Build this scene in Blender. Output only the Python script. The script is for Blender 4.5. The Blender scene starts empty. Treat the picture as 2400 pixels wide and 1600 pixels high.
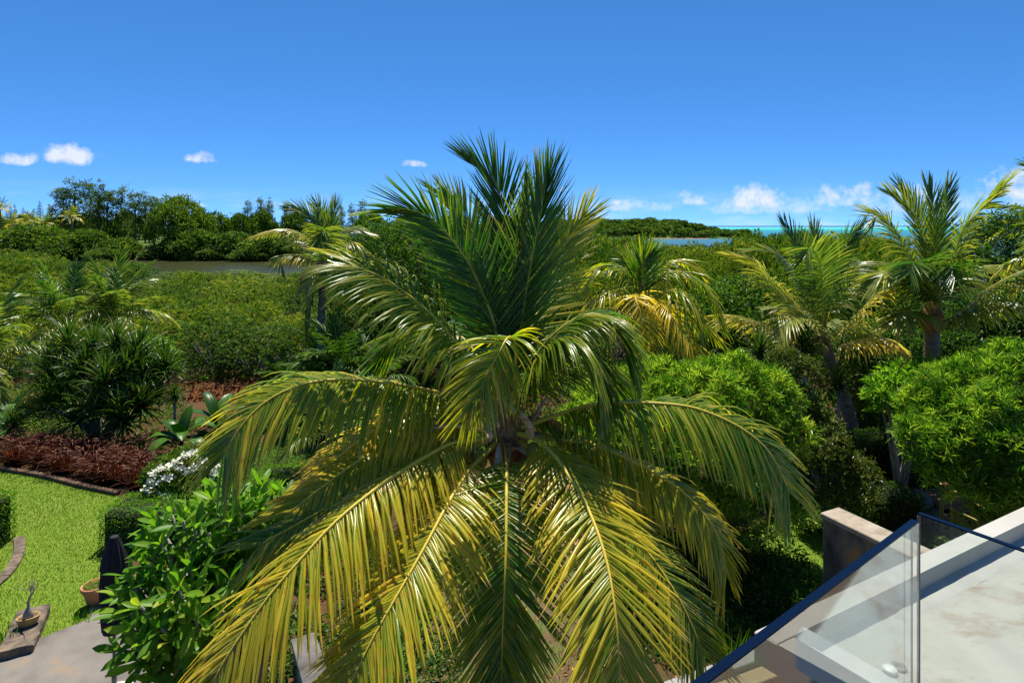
import bpy, math, random
import numpy as np
from mathutils import Vector, Matrix

R = math.radians
SC = bpy.context.scene
COL = SC.collection
random.seed(7)

# ------------------------------------------------------------------ camera, sky, sun, exposure
F, CX, HY, EYE = 1400.0, 1200.0, 529.0, 7.0          # level camera with a vertical shift, as in the photograph
cam_d = bpy.data.cameras.new('camera')
cam = bpy.data.objects.new('camera', cam_d)
COL.objects.link(cam)
cam.location = (0, 0, EYE)
cam.rotation_euler = (R(90), 0, 0)
cam_d.sensor_width = 36.0
cam_d.lens = 36.0 * F / 2400.0
cam_d.shift_y = -(800.0 - HY) / 2400.0
cam_d.clip_start = 0.05
cam_d.clip_end = 60000
SC.camera = cam

SUN_EL, SUN_AZ = R(67), R(-4)                         # azimuth: from +Y (away) towards +X
world = bpy.data.worlds.new('World')
SC.world = world
world.use_nodes = True
nt = world.node_tree
for n in list(nt.nodes):
    nt.nodes.remove(n)

def N(tree, kind, **kw):
    n = tree.nodes.new(kind)
    for k, v in kw.items():
        setattr(n, k, v)
    return n

def mth(tree, op, a, b=None, clamp=False):
    n = N(tree, 'ShaderNodeMath', operation=op)
    n.use_clamp = clamp
    for i, v in enumerate((a, b)):
        if v is None:
            continue
        if isinstance(v, (int, float)):
            n.inputs[i].default_value = v
        else:
            tree.links.new(v, n.inputs[i])
    return n.outputs[0]

sky = N(nt, 'ShaderNodeTexSky', sky_type='NISHITA')
sky.sun_disc = False
sky.sun_elevation = SUN_EL
sky.sun_rotation = SUN_AZ
sky.altitude = 0
sky.air_density = 0.4
sky.dust_density = 0.0
sky.ozone_density = 8.0
hs = N(nt, 'ShaderNodeHueSaturation')
hs.inputs['Saturation'].default_value = 1.26
hs.inputs['Value'].default_value = 1.86
gam = N(nt, 'ShaderNodeGamma')
gam.inputs['Gamma'].default_value = 0.8
tc = N(nt, 'ShaderNodeTexCoord')
lift = N(nt, 'ShaderNodeVectorMath', operation='ADD')
lift.inputs[1].default_value = (0, 0, 0.055)
nrm_ = N(nt, 'ShaderNodeVectorMath', operation='NORMALIZE')
nt.links.new(tc.outputs['Generated'], lift.inputs[0])
nt.links.new(lift.outputs[0], nrm_.inputs[0])
nt.links.new(nrm_.outputs[0], sky.inputs['Vector'])
nt.links.new(sky.outputs[0], gam.inputs['Color'])
nt.links.new(gam.outputs[0], hs.inputs['Color'])
sep = N(nt, 'ShaderNodeSeparateXYZ')
nt.links.new(tc.outputs['Generated'], sep.inputs[0])
az = mth(nt, 'ARCTAN2', sep.outputs[0], sep.outputs[1])
el = mth(nt, 'ARCSINE', sep.outputs[2])
nz = N(nt, 'ShaderNodeTexNoise')
nz.inputs['Scale'].default_value = 34.0
nz.inputs['Detail'].default_value = 7.0
nz.inputs['Roughness'].default_value = 0.66
nt.links.new(tc.outputs['Generated'], nz.inputs['Vector'])
nzo = mth(nt, 'MULTIPLY', mth(nt, 'SUBTRACT', nz.outputs[0], 0.5), 6.5)
# fair-weather cumulus: bearing, height and half sizes of each (in picture terms, turned into angles)
def cloud_layer(cl):
    """bearing -> (strength, height, thickness) of the clouds of one layer, then a ragged lens round that height"""
    cl = sorted(cl)
    stops = []
    for (px, py, rx, ry, st) in cl:
        u, v = (px - CX) / F, (HY - py) / F
        a0 = math.atan(u)
        e0 = math.atan(v * math.cos(a0))
        ka, ke = rx / F * math.cos(a0) ** 2, ry / F * math.cos(a0)
        for q, s_ in ((-1, 0), (-.45, .8), (.45, .8), (1, 0)):
            stops.append((.5 + (a0 + q * ka) / 3.0, (s_ * st * .8, e0 * 4, ke * 8)))
    rp = N(nt, 'ShaderNodeValToRGB')
    e = rp.color_ramp.elements
    while len(e) < len(stops):
        e.new(.5)
    for i_, (p_, c_) in enumerate(stops):
        e[i_].position = p_
        e[i_].color = (c_[0], c_[1], c_[2], 1)
    nt.links.new(mth(nt, 'ADD', mth(nt, 'DIVIDE', az, 3.0), .5), rp.inputs[0])
    sp_ = N(nt, 'ShaderNodeSeparateColor')
    nt.links.new(rp.outputs[0], sp_.inputs[0])
    de = mth(nt, 'DIVIDE', mth(nt, 'SUBTRACT', el, mth(nt, 'DIVIDE', sp_.outputs[1], 4.0)), mth(nt, 'DIVIDE', sp_.outputs[2], 8.0))
    de = mth(nt, 'ADD', de, .25)
    den = mth(nt, 'MAXIMUM', de, mth(nt, 'MULTIPLY', de, -2.2))
    m_ = mth(nt, 'SUBTRACT', mth(nt, 'MULTIPLY', sp_.outputs[0], 1.5), mth(nt, 'MULTIPLY', den, den))
    m_ = mth(nt, 'MULTIPLY', mth(nt, 'ADD', mth(nt, 'MULTIPLY', m_, 1.1), nzo), .62, clamp=True)
    g_ = mth(nt, 'MULTIPLY', mth(nt, 'SUBTRACT', 1.7, den, clamp=True), mth(nt, 'MULTIPLY', sp_.outputs[0], 3.0, clamp=True))
    return mth(nt, 'MULTIPLY', m_, g_)

tot = mth(nt, 'MAXIMUM', cloud_layer([(-160, 380, 110, 34, 1), (38, 374, 50, 22, 1), (162, 360, 66, 36, 1.2), (474, 370, 42, 18, 1.1), (972, 384, 32, 12, .9), (1330, 442, 26, 12, .8)]),
          cloud_layer([(450, 478, 42, 11, .9), (1440, 472, 26, 13, .8), (1632, 464, 60, 26, 1), (1780, 464, 76, 42, 1.1), (1985, 460, 100, 38, 1.1), (2140, 446, 50, 26, 1), (2400, 436, 120, 56, 1.2)]))
tot = mth(nt, 'MAXIMUM', tot, mth(nt, 'MULTIPLY', cloud_layer([(1490, 480, 130, 24, .8), (1800, 480, 190, 34, .95), (2130, 478, 200, 36, .95), (2450, 466, 200, 40, 1.0)]), .6))
# thin low bank of far trade-wind cloud over the sea, all round the horizon
mapl = N(nt, 'ShaderNodeMapping')
mapl.inputs['Scale'].default_value = (11, 11, 44)
nt.links.new(tc.outputs['Generated'], mapl.inputs[0])
nz2 = N(nt, 'ShaderNodeTexNoise')
nz2.inputs['Scale'].default_value = 1.0
nz2.inputs['Detail'].default_value = 6.0
nz2.inputs['Roughness'].default_value = 0.6
nt.links.new(mapl.outputs[0], nz2.inputs['Vector'])
low = mth(nt, 'MULTIPLY', mth(nt, 'SUBTRACT', nz2.outputs[0], 0.47), 3.2, clamp=True)
band = mth(nt, 'MULTIPLY', mth(nt, 'SUBTRACT', 0.062, el), 26.0, clamp=True)
low = mth(nt, 'MULTIPLY', mth(nt, 'MULTIPLY', low, band), .6)
tot = mth(nt, 'MAXIMUM', tot, low)
tot = mth(nt, 'MULTIPLY', tot, 0.86)
mixc = N(nt, 'ShaderNodeMix', data_type='RGBA')
nt.links.new(tot, mixc.inputs[0])
nt.links.new(hs.outputs[0], mixc.inputs[6])
mixc.inputs[7].default_value = (5.7, 5.95, 6.3, 1)
bg = N(nt, 'ShaderNodeBackground')
bg.inputs['Strength'].default_value = 0.094
nt.links.new(mixc.outputs[2], bg.inputs['Color'])
world.cycles.sampling_method = 'MANUAL'
world.cycles.sample_map_resolution = 512
wo = N(nt, 'ShaderNodeOutputWorld')
nt.links.new(bg.outputs[0], wo.inputs['Surface'])

sun_d = bpy.data.lights.new('sun', 'SUN')
sun_d.energy = 5.0
sun_d.angle = R(0.53)
sun_d.color = (1.0, 0.95, 0.86)
sun = bpy.data.objects.new('sun', sun_d)
COL.objects.link(sun)
sv = Vector((math.sin(SUN_AZ) * math.cos(SUN_EL), math.cos(SUN_AZ) * math.cos(SUN_EL), math.sin(SUN_EL)))
sun.rotation_euler = (-sv).to_track_quat('-Z', 'Y').to_euler()
sun.location = sv * 60

vs = SC.view_settings
vs.view_transform = 'Standard'
vs.look = 'None'
vs.exposure = 0.75
vs.gamma = 1.0
vs.use_curve_mapping = False
SC.render.engine = 'CYCLES'
SC.cycles.max_bounces = 6
SC.cycles.diffuse_bounces = 3
SC.cycles.transmission_bounces = 4
SC.cycles.transparent_max_bounces = 8
SC.cycles.caustics_reflective = False
SC.cycles.caustics_refractive = False

# ------------------------------------------------------------------ helpers
def P(px, py, y):
    """world point at depth y that the photograph shows at pixel (px, py)"""
    return Vector(((px - CX) / F * y, y, EYE - (py - HY) / F * y))

def G(px, py, z=0.0):
    y = (EYE - z) * F / (py - HY)
    return Vector(((px - CX) / F * y, y, z))

def rot_to(d):
    return Vector(d).to_track_quat('Z', 'Y')

def norm(a):
    return a / np.maximum(np.linalg.norm(a, axis=-1, keepdims=True), 1e-9)

class MB:
    """collects geometry for one mesh"""
    def __init__(self):
        self.v, self.t, self.uv, self.f, self.n = [], [], [], [], 0
    def add(self, v, faces, tint=0.0, uv=None, mat=0):
        v = np.asarray(v, float).reshape(-1, 3)
        k = len(v)
        self.v.append(v)
        self.t.append(np.broadcast_to(np.asarray(tint, float), (k,)).copy())
        self.uv.append(np.zeros((k, 2)) + .5 if uv is None else np.asarray(uv, float).reshape(-1, 2))
        if isinstance(faces, np.ndarray):
            self.f.append((faces + self.n, mat))
        else:
            by = {}
            for q in faces:
                by.setdefault(len(q), []).append(q)
            for q in by.values():
                self.f.append((np.array(q, int) + self.n, mat))
        self.n += k
        return self
    def build(self, name, mats, parent=None, origin=(0, 0, 0), smooth=False):
        o = bpy.data.objects.new(name, self.mesh(name, mats, origin, smooth))
        COL.objects.link(o)
        if parent is not None:
            o.parent = parent
        return o
    def mesh(self, name, mats, origin=(0, 0, 0), smooth=False):
        me = bpy.data.meshes.new(name)
        V = np.concatenate(self.v) - np.array(origin, float)
        T = np.concatenate(self.t)
        U = np.concatenate(self.uv)
        idx = np.concatenate([f.ravel() for f, m in self.f])
        cnt = np.concatenate([np.full(len(f), f.shape[1]) for f, m in self.f])
        mi = np.concatenate([np.full(len(f), m) for f, m in self.f])
        me.vertices.add(len(V)); me.vertices.foreach_set('co', V.ravel())
        me.loops.add(len(idx)); me.loops.foreach_set('vertex_index', idx.astype(np.int32))
        me.polygons.add(len(cnt))
        me.polygons.foreach_set('loop_start', np.concatenate([[0], np.cumsum(cnt)[:-1]]).astype(np.int32))
        me.polygons.foreach_set('loop_total', cnt.astype(np.int32))
        for m in (mats if isinstance(mats, (list, tuple)) else [mats]):
            me.materials.append(m)
        me.polygons.foreach_set('material_index', mi.astype(np.int32))
        me.polygons.foreach_set('use_smooth', np.full(len(cnt), smooth))
        a = me.attributes.new('tint', 'FLOAT', 'POINT'); a.data.foreach_set('value', T)
        ul = me.uv_layers.new(name='uv'); ul.data.foreach_set('uv', U[idx].ravel())
        me.update(calc_edges=True)
        return me
    # shapes
    def tube(self, pts, rad, n=8, mat=0, tint=0.0, cap=True, wob=0.0):
        pts = np.array([list(p) for p in pts], float); k = len(pts)
        rad = np.broadcast_to(np.asarray(rad, float), (k,))
        tan = norm(np.gradient(pts, axis=0))
        ref = np.array([0, 0, 1.0]) if abs(tan[0][2]) < .9 else np.array([1.0, 0, 0])
        a = norm(np.cross(tan[0], ref)); vs_ = []
        for i in range(k):
            a = norm(a - tan[i] * np.dot(a, tan[i])); b = np.cross(tan[i], a)
            th = np.arange(n) * 2 * math.pi / n
            rr = rad[i] * (1 + wob * np.sin(th * 3 + i * 1.7))
            vs_.append(pts[i] + (np.outer(np.cos(th) * rr, a) + np.outer(np.sin(th) * rr, b)))
        fs = [(i * n + j, i * n + (j + 1) % n, (i + 1) * n + (j + 1) % n, (i + 1) * n + j) for i in range(k - 1) for j in range(n)]
        uv = [(j / n, i / max(k - 1, 1)) for i in range(k) for j in range(n)]
        v = np.concatenate(vs_)
        if cap:
            v = np.concatenate([v, pts[:1], pts[-1:]]); uv += [(0.5, 0), (.5, 1)]
            fs += [(k * n, (j + 1) % n, j) for j in range(n)] + [(k * n + 1, (k - 1) * n + j, (k - 1) * n + (j + 1) % n) for j in range(n)]
        return self.add(v, fs, tint, uv, mat)
    def box(self, c, half, ax=None, bev=0.0, mat=0, tint=0.0):
        c = np.array(list(c), float); hx, hy, hz = half
        A = np.eye(3) if ax is None else np.array([list(a) for a in ax], float)
        b = min(bev, min(half) * .45)
        if b <= 0:
            v = [(x * hx, y * hy, z * hz) for z in (-1, 1) for x, y in ((-1, -1), (1, -1), (1, 1), (-1, 1))]
            f = [(3, 2, 1, 0), (4, 5, 6, 7), (0, 1, 5, 4), (1, 2, 6, 5), (2, 3, 7, 6), (3, 0, 4, 7)]
        else:
            ring = lambda ix, iy: [(-hx + ix, -hy + iy * 0 + ix * 0), ]
            def loop(x, y, z, k):
                return [(-x + k, -y, z), (x - k, -y, z), (x, -y + k, z), (x, y - k, z), (x - k, y, z), (-x + k, y, z), (-x, y - k, z), (-x, -y + k, z)]
            L = [loop(hx - b, hy - b, -hz, b * .5), loop(hx, hy, -hz + b, b), loop(hx, hy, hz - b, b), loop(hx - b, hy - b, hz, b * .5)]
            v = sum(L, [])
            f = [tuple(range(7, -1, -1)), tuple(range(24, 32))]
            f += [(r * 8 + j, r * 8 + (j + 1) % 8, r * 8 + 8 + (j + 1) % 8, r * 8 + 8 + j) for r in range(3) for j in range(8)]
        v = np.array(v) @ A + c
        return self.add(v, f, tint, None, mat)
    def lathe(self, prof, c=(0, 0, 0), n=20, mat=0, tint=0.0, flute=None, sx=1.0, sy=1.0):
        v, f = [], []
        for i, (r, z) in enumerate(prof):
            for j in range(n):
                th = j * 2 * math.pi / n
                rr = r * (1 + (flute[0] * math.cos(flute[1] * th) if flute else 0))
                v.append((c[0] + rr * math.cos(th) * sx, c[1] + rr * math.sin(th) * sy, c[2] + z))
        k = len(prof)
        f = [(i * n + j, i * n + (j + 1) % n, (i + 1) * n + (j + 1) % n, (i + 1) * n + j) for i in range(k - 1) for j in range(n)]
        return self.add(v, f, tint, None, mat)
    def sheet(self, rows, mat=0, tint=0.0, uv=None, close=None):
        rows = [np.array([list(p) for p in r], float) for r in rows]
        n = len(rows[0]); k = len(rows)
        f = [(i * n + j, i * n + j + 1, (i + 1) * n + j + 1, (i + 1) * n + j) for i in range(k - 1) for j in range(n - 1)]
        return self.add(np.concatenate(rows), f, tint, uv, mat)
    def prism(self, poly, z0, z1, mat=0, tint=0.0):
        n = len(poly)
        v = [(x, y, z0) for x, y in poly] + [(x, y, z1) for x, y in poly]
        f = [tuple(range(n - 1, -1, -1)), tuple(range(n, 2 * n))] + [(j, (j + 1) % n, n + (j + 1) % n, n + j) for j in range(n)]
        return self.add(v, f, tint, None, mat)
    def leaves(self, p, d, nr, L, W, tint=0.0, mat=0, fold=.22, curl=.1):
        """many diamond leaves folded along the midrib"""
        p = np.asarray(p, float); m = len(p)
        d = norm(np.asarray(d, float)); s = norm(np.cross(d, nr)); u = np.cross(s, d)
        L = np.broadcast_to(L, (m,))[:, None]; W = np.broadcast_to(W, (m,))[:, None]
        mid = p + d * L * .48
        v = np.stack([p, mid + s * W * .5 + u * fold * W, p + d * L - u * L * curl, mid - s * W * .5 + u * fold * W], 1).reshape(-1, 3)
        b = np.arange(m)[:, None] * 4
        f = np.concatenate([b + np.array([0, 1, 2]), b + np.array([0, 2, 3])])
        uv = np.tile(np.array([[.5, 0], [0, .5], [.5, 1], [1, .5]]), (m, 1))
        return self.add(v, f, np.repeat(np.broadcast_to(tint, (m,)), 4), uv, mat)

def tag(o, label=None, cat=None, group=None, kind=None):
    if label: o['label'] = label
    if cat: o['category'] = cat
    if group: o['group'] = group
    if kind: o['kind'] = kind
    return o

def empty(name, loc, label, cat, group=None):
    o = bpy.data.objects.new(name, None)
    COL.objects.link(o)
    o.location = loc
    o.empty_display_size = .2
    return tag(o, label, cat, group)

def inst(name, me, parent=None, loc=(0, 0, 0), rz=0.0, sc=1.0, rot=None):
    o = bpy.data.objects.new(name, me)
    COL.objects.link(o)
    o.parent = parent
    o.location = loc
    o.rotation_euler = rot if rot is not None else (0, 0, rz)
    o.scale = (sc, sc, sc) if isinstance(sc, (int, float)) else sc
    return o

def rng(seed):
    return np.random.default_rng(seed)

def rdir(r, n):
    return norm(r.normal(size=(n, 3)))

def catmull(pts, n):
    pts = [Vector(p) for p in pts]
    pts = [pts[0] * 2 - pts[1]] + pts + [pts[-1] * 2 - pts[-2]]
    out = []
    for i in range(1, len(pts) - 2):
        p0, p1, p2, p3 = pts[i - 1:i + 3]
        for j in range(12):
            t = j / 12
            out.append(0.5 * ((2 * p1) + (p2 - p0) * t + (2 * p0 - 5 * p1 + 4 * p2 - p3) * t * t + (3 * p1 - p0 - 3 * p2 + p3) * t ** 3))
    out.append(pts[-2])
    a = np.array([list(p) for p in out])
    s = np.concatenate([[0], np.cumsum(np.linalg.norm(np.diff(a, axis=0), axis=1))])
    q = np.linspace(0, s[-1], n)
    return np.stack([np.interp(q, s, a[:, i]) for i in range(3)], 1), s[-1]

# ------------------------------------------------------------------ materials
def newmat(name):
    m = bpy.data.materials.new(name)
    m.use_nodes = True
    t = m.node_tree
    return m, t, t.nodes['Principled BSDF'], t.nodes['Material Output']

def ramp(t, fac, stops):
    r = N(t, 'ShaderNodeValToRGB')
    e = r.color_ramp.elements
    while len(e) < len(stops):
        e.new(.5)
    for i, (p, c) in enumerate(stops):
        e[i].position = p
        e[i].color = (c[0], c[1], c[2], 1)
    t.links.new(fac, r.inputs[0])
    return r.outputs[0]

def noise(t, scale, detail=4, rough=.55, coord='Object', vec_scale=None):
    c = N(t, 'ShaderNodeTexCoord')
    n = N(t, 'ShaderNodeTexNoise')
    n.inputs['Scale'].default_value = scale
    n.inputs['Detail'].default_value = detail
    n.inputs['Roughness'].default_value = rough
    src = c.outputs[coord]
    if vec_scale:
        mp = N(t, 'ShaderNodeMapping')
        mp.inputs['Scale'].default_value = vec_scale
        t.links.new(src, mp.inputs[0])
        src = mp.outputs[0]
    t.links.new(src, n.inputs['Vector'])
    return n.outputs[0]

def bump(t, b, h, strength=.3, dist=.01):
    n = N(t, 'ShaderNodeBump')
    n.inputs['Strength'].default_value = strength
    n.inputs['Distance'].default_value = dist
    t.links.new(h, n.inputs['Height'])
    t.links.new(n.outputs[0], b.inputs['Normal'])

def mixrgb(t, fac, a, b, kind='MIX'):
    n = N(t, 'ShaderNodeMix', data_type='RGBA', blend_type=kind)
    for sock, v in ((n.inputs[0], fac), (n.inputs[6], a), (n.inputs[7], b)):
        if isinstance(v, (int, float)):
            sock.default_value = v
        elif isinstance(v, tuple):
            sock.default_value = (v[0], v[1], v[2], 1)
        else:
            t.links.new(v, sock)
    return n.outputs[2]

def surf(name, stops, scale=4, rough=.8, bs=.3, bd=.01, spec=.3, detail=6, vec_scale=None, coord='Object', bscale=None):
    """matte surface with a noise of several colours and a fine relief"""
    m, t, b, o = newmat(name)
    f = noise(t, scale, detail, .6, coord, vec_scale)
    k = len(stops)
    t.links.new(ramp(t, f, [(0.3 + .4 * i / max(k - 1, 1), c) for i, c in enumerate(stops)]), b.inputs['Base Color'])
    b.inputs['Roughness'].default_value = rough
    b.inputs['Specular IOR Level'].default_value = spec
    if bs:
        bump(t, b, noise(t, bscale or scale * 6, 5, .65, coord, vec_scale), bs, bd)
    return m

def leafmat(name, stops, trans=.35, rough=.38, spec=.45, rib=None, obj=.18, tcol=(1.35, 1.5, .55), ribw=.16, spots=None, gain=1.3, tips=None):
    """leaf: coloured by each leaf's own tint, glossy skin, light shining through"""
    m, t, b, o = newmat(name)
    a = N(t, 'ShaderNodeAttribute', attribute_name='tint')
    oi = N(t, 'ShaderNodeObjectInfo')
    f = mth(t, 'ADD', a.outputs['Fac'], mth(t, 'MULTIPLY', mth(t, 'SUBTRACT', oi.outputs['Random'], .5), obj))
    k = len(stops)
    stops = [(q[0] * gain, q[1] * gain, q[2] * gain * .85) for q in stops]
    c = ramp(t, f, [(i / (k - 1), s) for i, s in enumerate(stops)])
    if spots:
        sp = noise(t, 9.0, 3, .6)
        sp = mth(t, 'MULTIPLY', mth(t, 'SUBTRACT', sp, .56), 9.0, clamp=True)
        sp = mth(t, 'MULTIPLY', sp, mth(t, 'MULTIPLY', f, 1.0, clamp=True))
        c = mixrgb(t, sp, c, spots)
    if rib:
        uv = N(t, 'ShaderNodeUVMap')
        sx = N(t, 'ShaderNodeSeparateXYZ')
        t.links.new(uv.outputs[0], sx.inputs[0])
        w = mth(t, 'ABSOLUTE', mth(t, 'SUBTRACT', sx.outputs[0], .5))
        w = mth(t, 'MULTIPLY', mth(t, 'SUBTRACT', ribw, w), 14.0, clamp=True)
        c = mixrgb(t, mth(t, 'MULTIPLY', w, mth(t, 'MULTIPLY', f, 1.5, clamp=True)), c, rib)
        if tips:
            tn = mth(t, 'ADD', sx.outputs[1], mth(t, 'MULTIPLY', mth(t, 'SUBTRACT', noise(t, 5.0, 3, .6), .5), .5))
            c = mixrgb(t, mth(t, 'MULTIPLY', mth(t, 'SUBTRACT', tn, .9), 9.0, clamp=True), c, tips)
    t.links.new(c, b.inputs['Base Color'])
    b.inputs['Roughness'].default_value = rough
    b.inputs['Specular IOR Level'].default_value = spec * .5
    tr = N(t, 'ShaderNodeBsdfTranslucent')
    t.links.new(mixrgb(t, 1.0, c, tcol, 'MULTIPLY'), tr.inputs['Color'])
    mx = N(t, 'ShaderNodeMixShader')
    mx.inputs[0].default_value = trans
    t.links.new(b.outputs[0], mx.inputs[1])
    t.links.new(tr.outputs[0], mx.inputs[2])
    t.links.new(mx.outputs[0], o.inputs['Surface'])
    return m

M = {}
M['palm'] = leafmat('palm_leaflet', [(.015, .062, .006), (.032, .098, .007), (.075, .14, .009), (.235, .225, .012), (.50, .36, .03)], trans=.46, rough=.27, spec=.8, gain=1.5,
                    rib=(.62, .48, .05), ribw=.12, tcol=(1.75, 1.85, .5), spots=(.42, .24, .03), tips=(.34, .24, .13))
M['palm_far'] = leafmat('palm_leaflet_dull', [(.022, .06, .012), (.06, .105, .016), (.17, .18, .03), (.34, .26, .05), (.40, .28, .10)], trans=.44, rough=.28, spec=.85, gain=1.85,
                        rib=(.3, .28, .07))
M['rachis'] = leafmat('frond_rachis', [(.16, .20, .03), (.36, .30, .04), (.46, .33, .05)], trans=0.0, rough=.4, spec=.4, obj=.1)
M['spathe'] = surf('dry_spathe', [(.2, .13, .08), (.42, .29, .19), (.55, .42, .30)], 3, .8, .35, .01, vec_scale=(1, 1, 9))
M['fibre'] = surf('palm_fibre', [(.10, .045, .02), (.26, .13, .05), (.42, .23, .10)], 9, .95, .6, .02, vec_scale=(3, 3, 1))
M['strand'] = surf('flower_strand', [(.30, .14, .03), (.45, .25, .06)], 6, .8, 0)
M['coconut'] = surf('coconut_husk', [(.16, .17, .02), (.28, .24, .03), (.22, .13, .03)], 5, .45, .1, .005, spec=.5)
M['bark_palm'] = surf('palm_bark', [(.09, .075, .06), (.19, .16, .13), (.28, .24, .20)], 3.5, .95, .7, .03, vec_scale=(1, 1, 5))
M['bark'] = surf('tree_bark', [(.05, .04, .03), (.12, .10, .075), (.20, .17, .14)], 5, .95, .6, .02, vec_scale=(1, 1, .4))
M['bark_pale'] = surf('pale_bark', [(.14, .12, .095), (.27, .24, .20), (.36, .33, .28)], 5, .9, .5, .02, vec_scale=(1, 1, .4))
M['mangrove'] = leafmat('mangrove_leaf', [(.022, .058, .006), (.045, .09, .008), (.095, .13, .012), (.19, .185, .02)], trans=.4, rough=.45, spec=.28, obj=.6, gain=1.65)
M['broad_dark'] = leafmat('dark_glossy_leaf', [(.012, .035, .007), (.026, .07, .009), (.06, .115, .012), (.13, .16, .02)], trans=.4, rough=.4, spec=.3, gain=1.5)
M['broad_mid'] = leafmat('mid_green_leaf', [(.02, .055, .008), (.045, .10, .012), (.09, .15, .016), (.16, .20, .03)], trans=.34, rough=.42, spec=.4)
M['bright'] = leafmat('bright_narrow_leaf', [(.03, .085, .008), (.08, .165, .014), (.15, .235, .024), (.28, .33, .05)], gain=1.55, trans=.45, rough=.3, spec=.8)
M['olive'] = leafmat('olive_leaf', [(.022, .045, .008), (.055, .085, .013), (.11, .13, .02), (.20, .19, .05)], trans=.3, rough=.36, spec=.5)
M['casuarina'] = leafmat('casuarina_needle', [(.022, .042, .012), (.05, .08, .02), (.095, .12, .032), (.14, .155, .05)], trans=.4, rough=.6, spec=.15, gain=1.9)
M['bank'] = leafmat('river_bank_leaf', [(.016, .040, .007), (.036, .075, .010), (.08, .125, .014), (.14, .17, .025)], trans=.36, rough=.5, spec=.2, gain=1.6)
M['plumeria'] = leafmat('plumeria_leaf', [(.025, .075, .008), (.06, .135, .010), (.11, .19, .015), (.23, .25, .03)], trans=.5, rough=.4, spec=.32, gain=1.9,
                        rib=(.22, .30, .07), ribw=.06)
M['hedge'] = leafmat('box_leaf', [(.03, .08, .006), (.06, .14, .008), (.11, .20, .012), (.20, .26, .03)], trans=.36, rough=.45, spec=.3, gain=1.8)
M['ground_cover'] = leafmat('ground_cover_leaf', [(.035, .10, .012), (.07, .16, .02), (.12, .21, .035), (.20, .27, .06)], trans=.36, rough=.5, spec=.3)
M['pandanus'] = leafmat('screw_pine_leaf', [(.014, .042, .008), (.03, .075, .012), (.075, .125, .02), (.24, .20, .06)], trans=.26, rough=.32, spec=.5, rib=(.10, .14, .04), ribw=.08)
M['banana'] = leafmat('banana_leaf', [(.02, .075, .010), (.04, .125, .014), (.075, .17, .02), (.25, .25, .06)], gain=1.1, trans=.4, rough=.36, spec=.45, rib=(.2, .28, .06), ribw=.05)
M['purple'] = leafmat('purple_grass_blade', [(.028, .010, .008), (.062, .018, .012), (.10, .036, .016), (.16, .085, .03)], trans=.35, rough=.5, spec=.3, tcol=(1.5, 1.0, .8))
M['plume'] = leafmat('grass_plume', [(.09, .03, .03), (.16, .065, .05), (.28, .15, .10)], trans=.3, rough=.8, spec=.1, tcol=(1.3, 1.1, 1.0))
M['grass'] = leafmat('lawn_blade', [(.055, .125, .008), (.095, .185, .010), (.15, .235, .018), (.30, .26, .07)], trans=.36, rough=.55, spec=.2, gain=1.0)
M['flower'] = leafmat('white_petal', [(.72, .72, .66), (.82, .82, .78), (.86, .85, .80)], gain=.95, trans=.25, rough=.6, spec=.2, tcol=(1, 1, .95))
M['orange_flower'] = leafmat('orange_petal', [(.55, .18, .04), (.65, .28, .06), (.7, .36, .12)], trans=.3, rough=.6, spec=.2, tcol=(1.2, 1, .6))
M['litter'] = leafmat('fallen_leaf', [(.10, .05, .02), (.24, .13, .03), (.42, .27, .05)], trans=.15, rough=.7, spec=.2)
M['red_earth'] = leafmat('red_earth_clod', [(.12, .04, .016), (.20, .07, .026), (.28, .12, .05)], trans=0.0, rough=.95, spec=.1, gain=1.0)
M['dead'] = leafmat('dry_leaf', [(.16, .11, .06), (.30, .22, .12), (.45, .37, .25)], trans=.2, rough=.7, spec=.2, tcol=(1.2, 1.1, .8))

# ------------------------------------------------------------------ the setting: ground, water
WATER = -2.5
def smooth(a, b, x):
    t = np.clip((x - a) / (b - a), 0, 1)
    return t * t * (3 - 2 * t)

def height(x, y):
    x = np.asarray(x, float); y = np.asarray(y, float)
    z = -2.15 * smooth(27, 40, y) - 1.9 * smooth(96, 104, y)
    left = smooth(164, 176, y) * smooth(30, -10, x - .02 * (y - 160))
    z = z + left * (5.6 + 1.2 * smooth(176, 260, y))
    back = smooth(300, 330, y) * smooth(70, 20, x)
    z = np.maximum(z, -4.05 + back * 6)
    d = np.sqrt(((x - 96) / 104) ** 2 + ((y - 505) / 78) ** 2)
    pen = smooth(1.0, .35, d)
    z = np.maximum(z, -4.05 + smooth(1.08, .96, d) * 2.1 + pen * 7.5 * smooth(215, 135, x))
    return z

m, t, b, o = newmat('ground_soil')
f1 = noise(t, .9, 6, .6)
f2 = noise(t, 14, 5, .7)
c = ramp(t, f1, [(.36, (.07, .035, .018)), (.5, (.13, .055, .022)), (.6, (.055, .06, .016)), (.7, (.07, .10, .016))])
c = mixrgb(t, mth(t, 'MULTIPLY', f2, .55), c, (.05, .035, .02), 'MULTIPLY')
c = mixrgb(t, .5, c, ramp(t, f2, [(.35, (.05, .03, .016)), (.62, (.13, .075, .035))]))
gp = N(t, 'ShaderNodeNewGeometry')
gs = N(t, 'ShaderNodeSeparateXYZ')
t.links.new(gp.outputs['Position'], gs.inputs[0])
c = mixrgb(t, mth(t, 'MULTIPLY', mth(t, 'SUBTRACT', gs.outputs[1], 160.0), .05, clamp=True), c, (.07, .12, .02))     # grass across the river
mud = mth(t, 'MULTIPLY', mth(t, 'SUBTRACT', -.6, gs.outputs[2]), 1.2, clamp=True)
c = mixrgb(t, mth(t, 'MULTIPLY', mud, mth(t, 'LESS_THAN', gs.outputs[1], 150.0)), c, (.035, .03, .018))                # dark mud under the mangroves
t.links.new(c, b.inputs['Base Color'])
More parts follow.
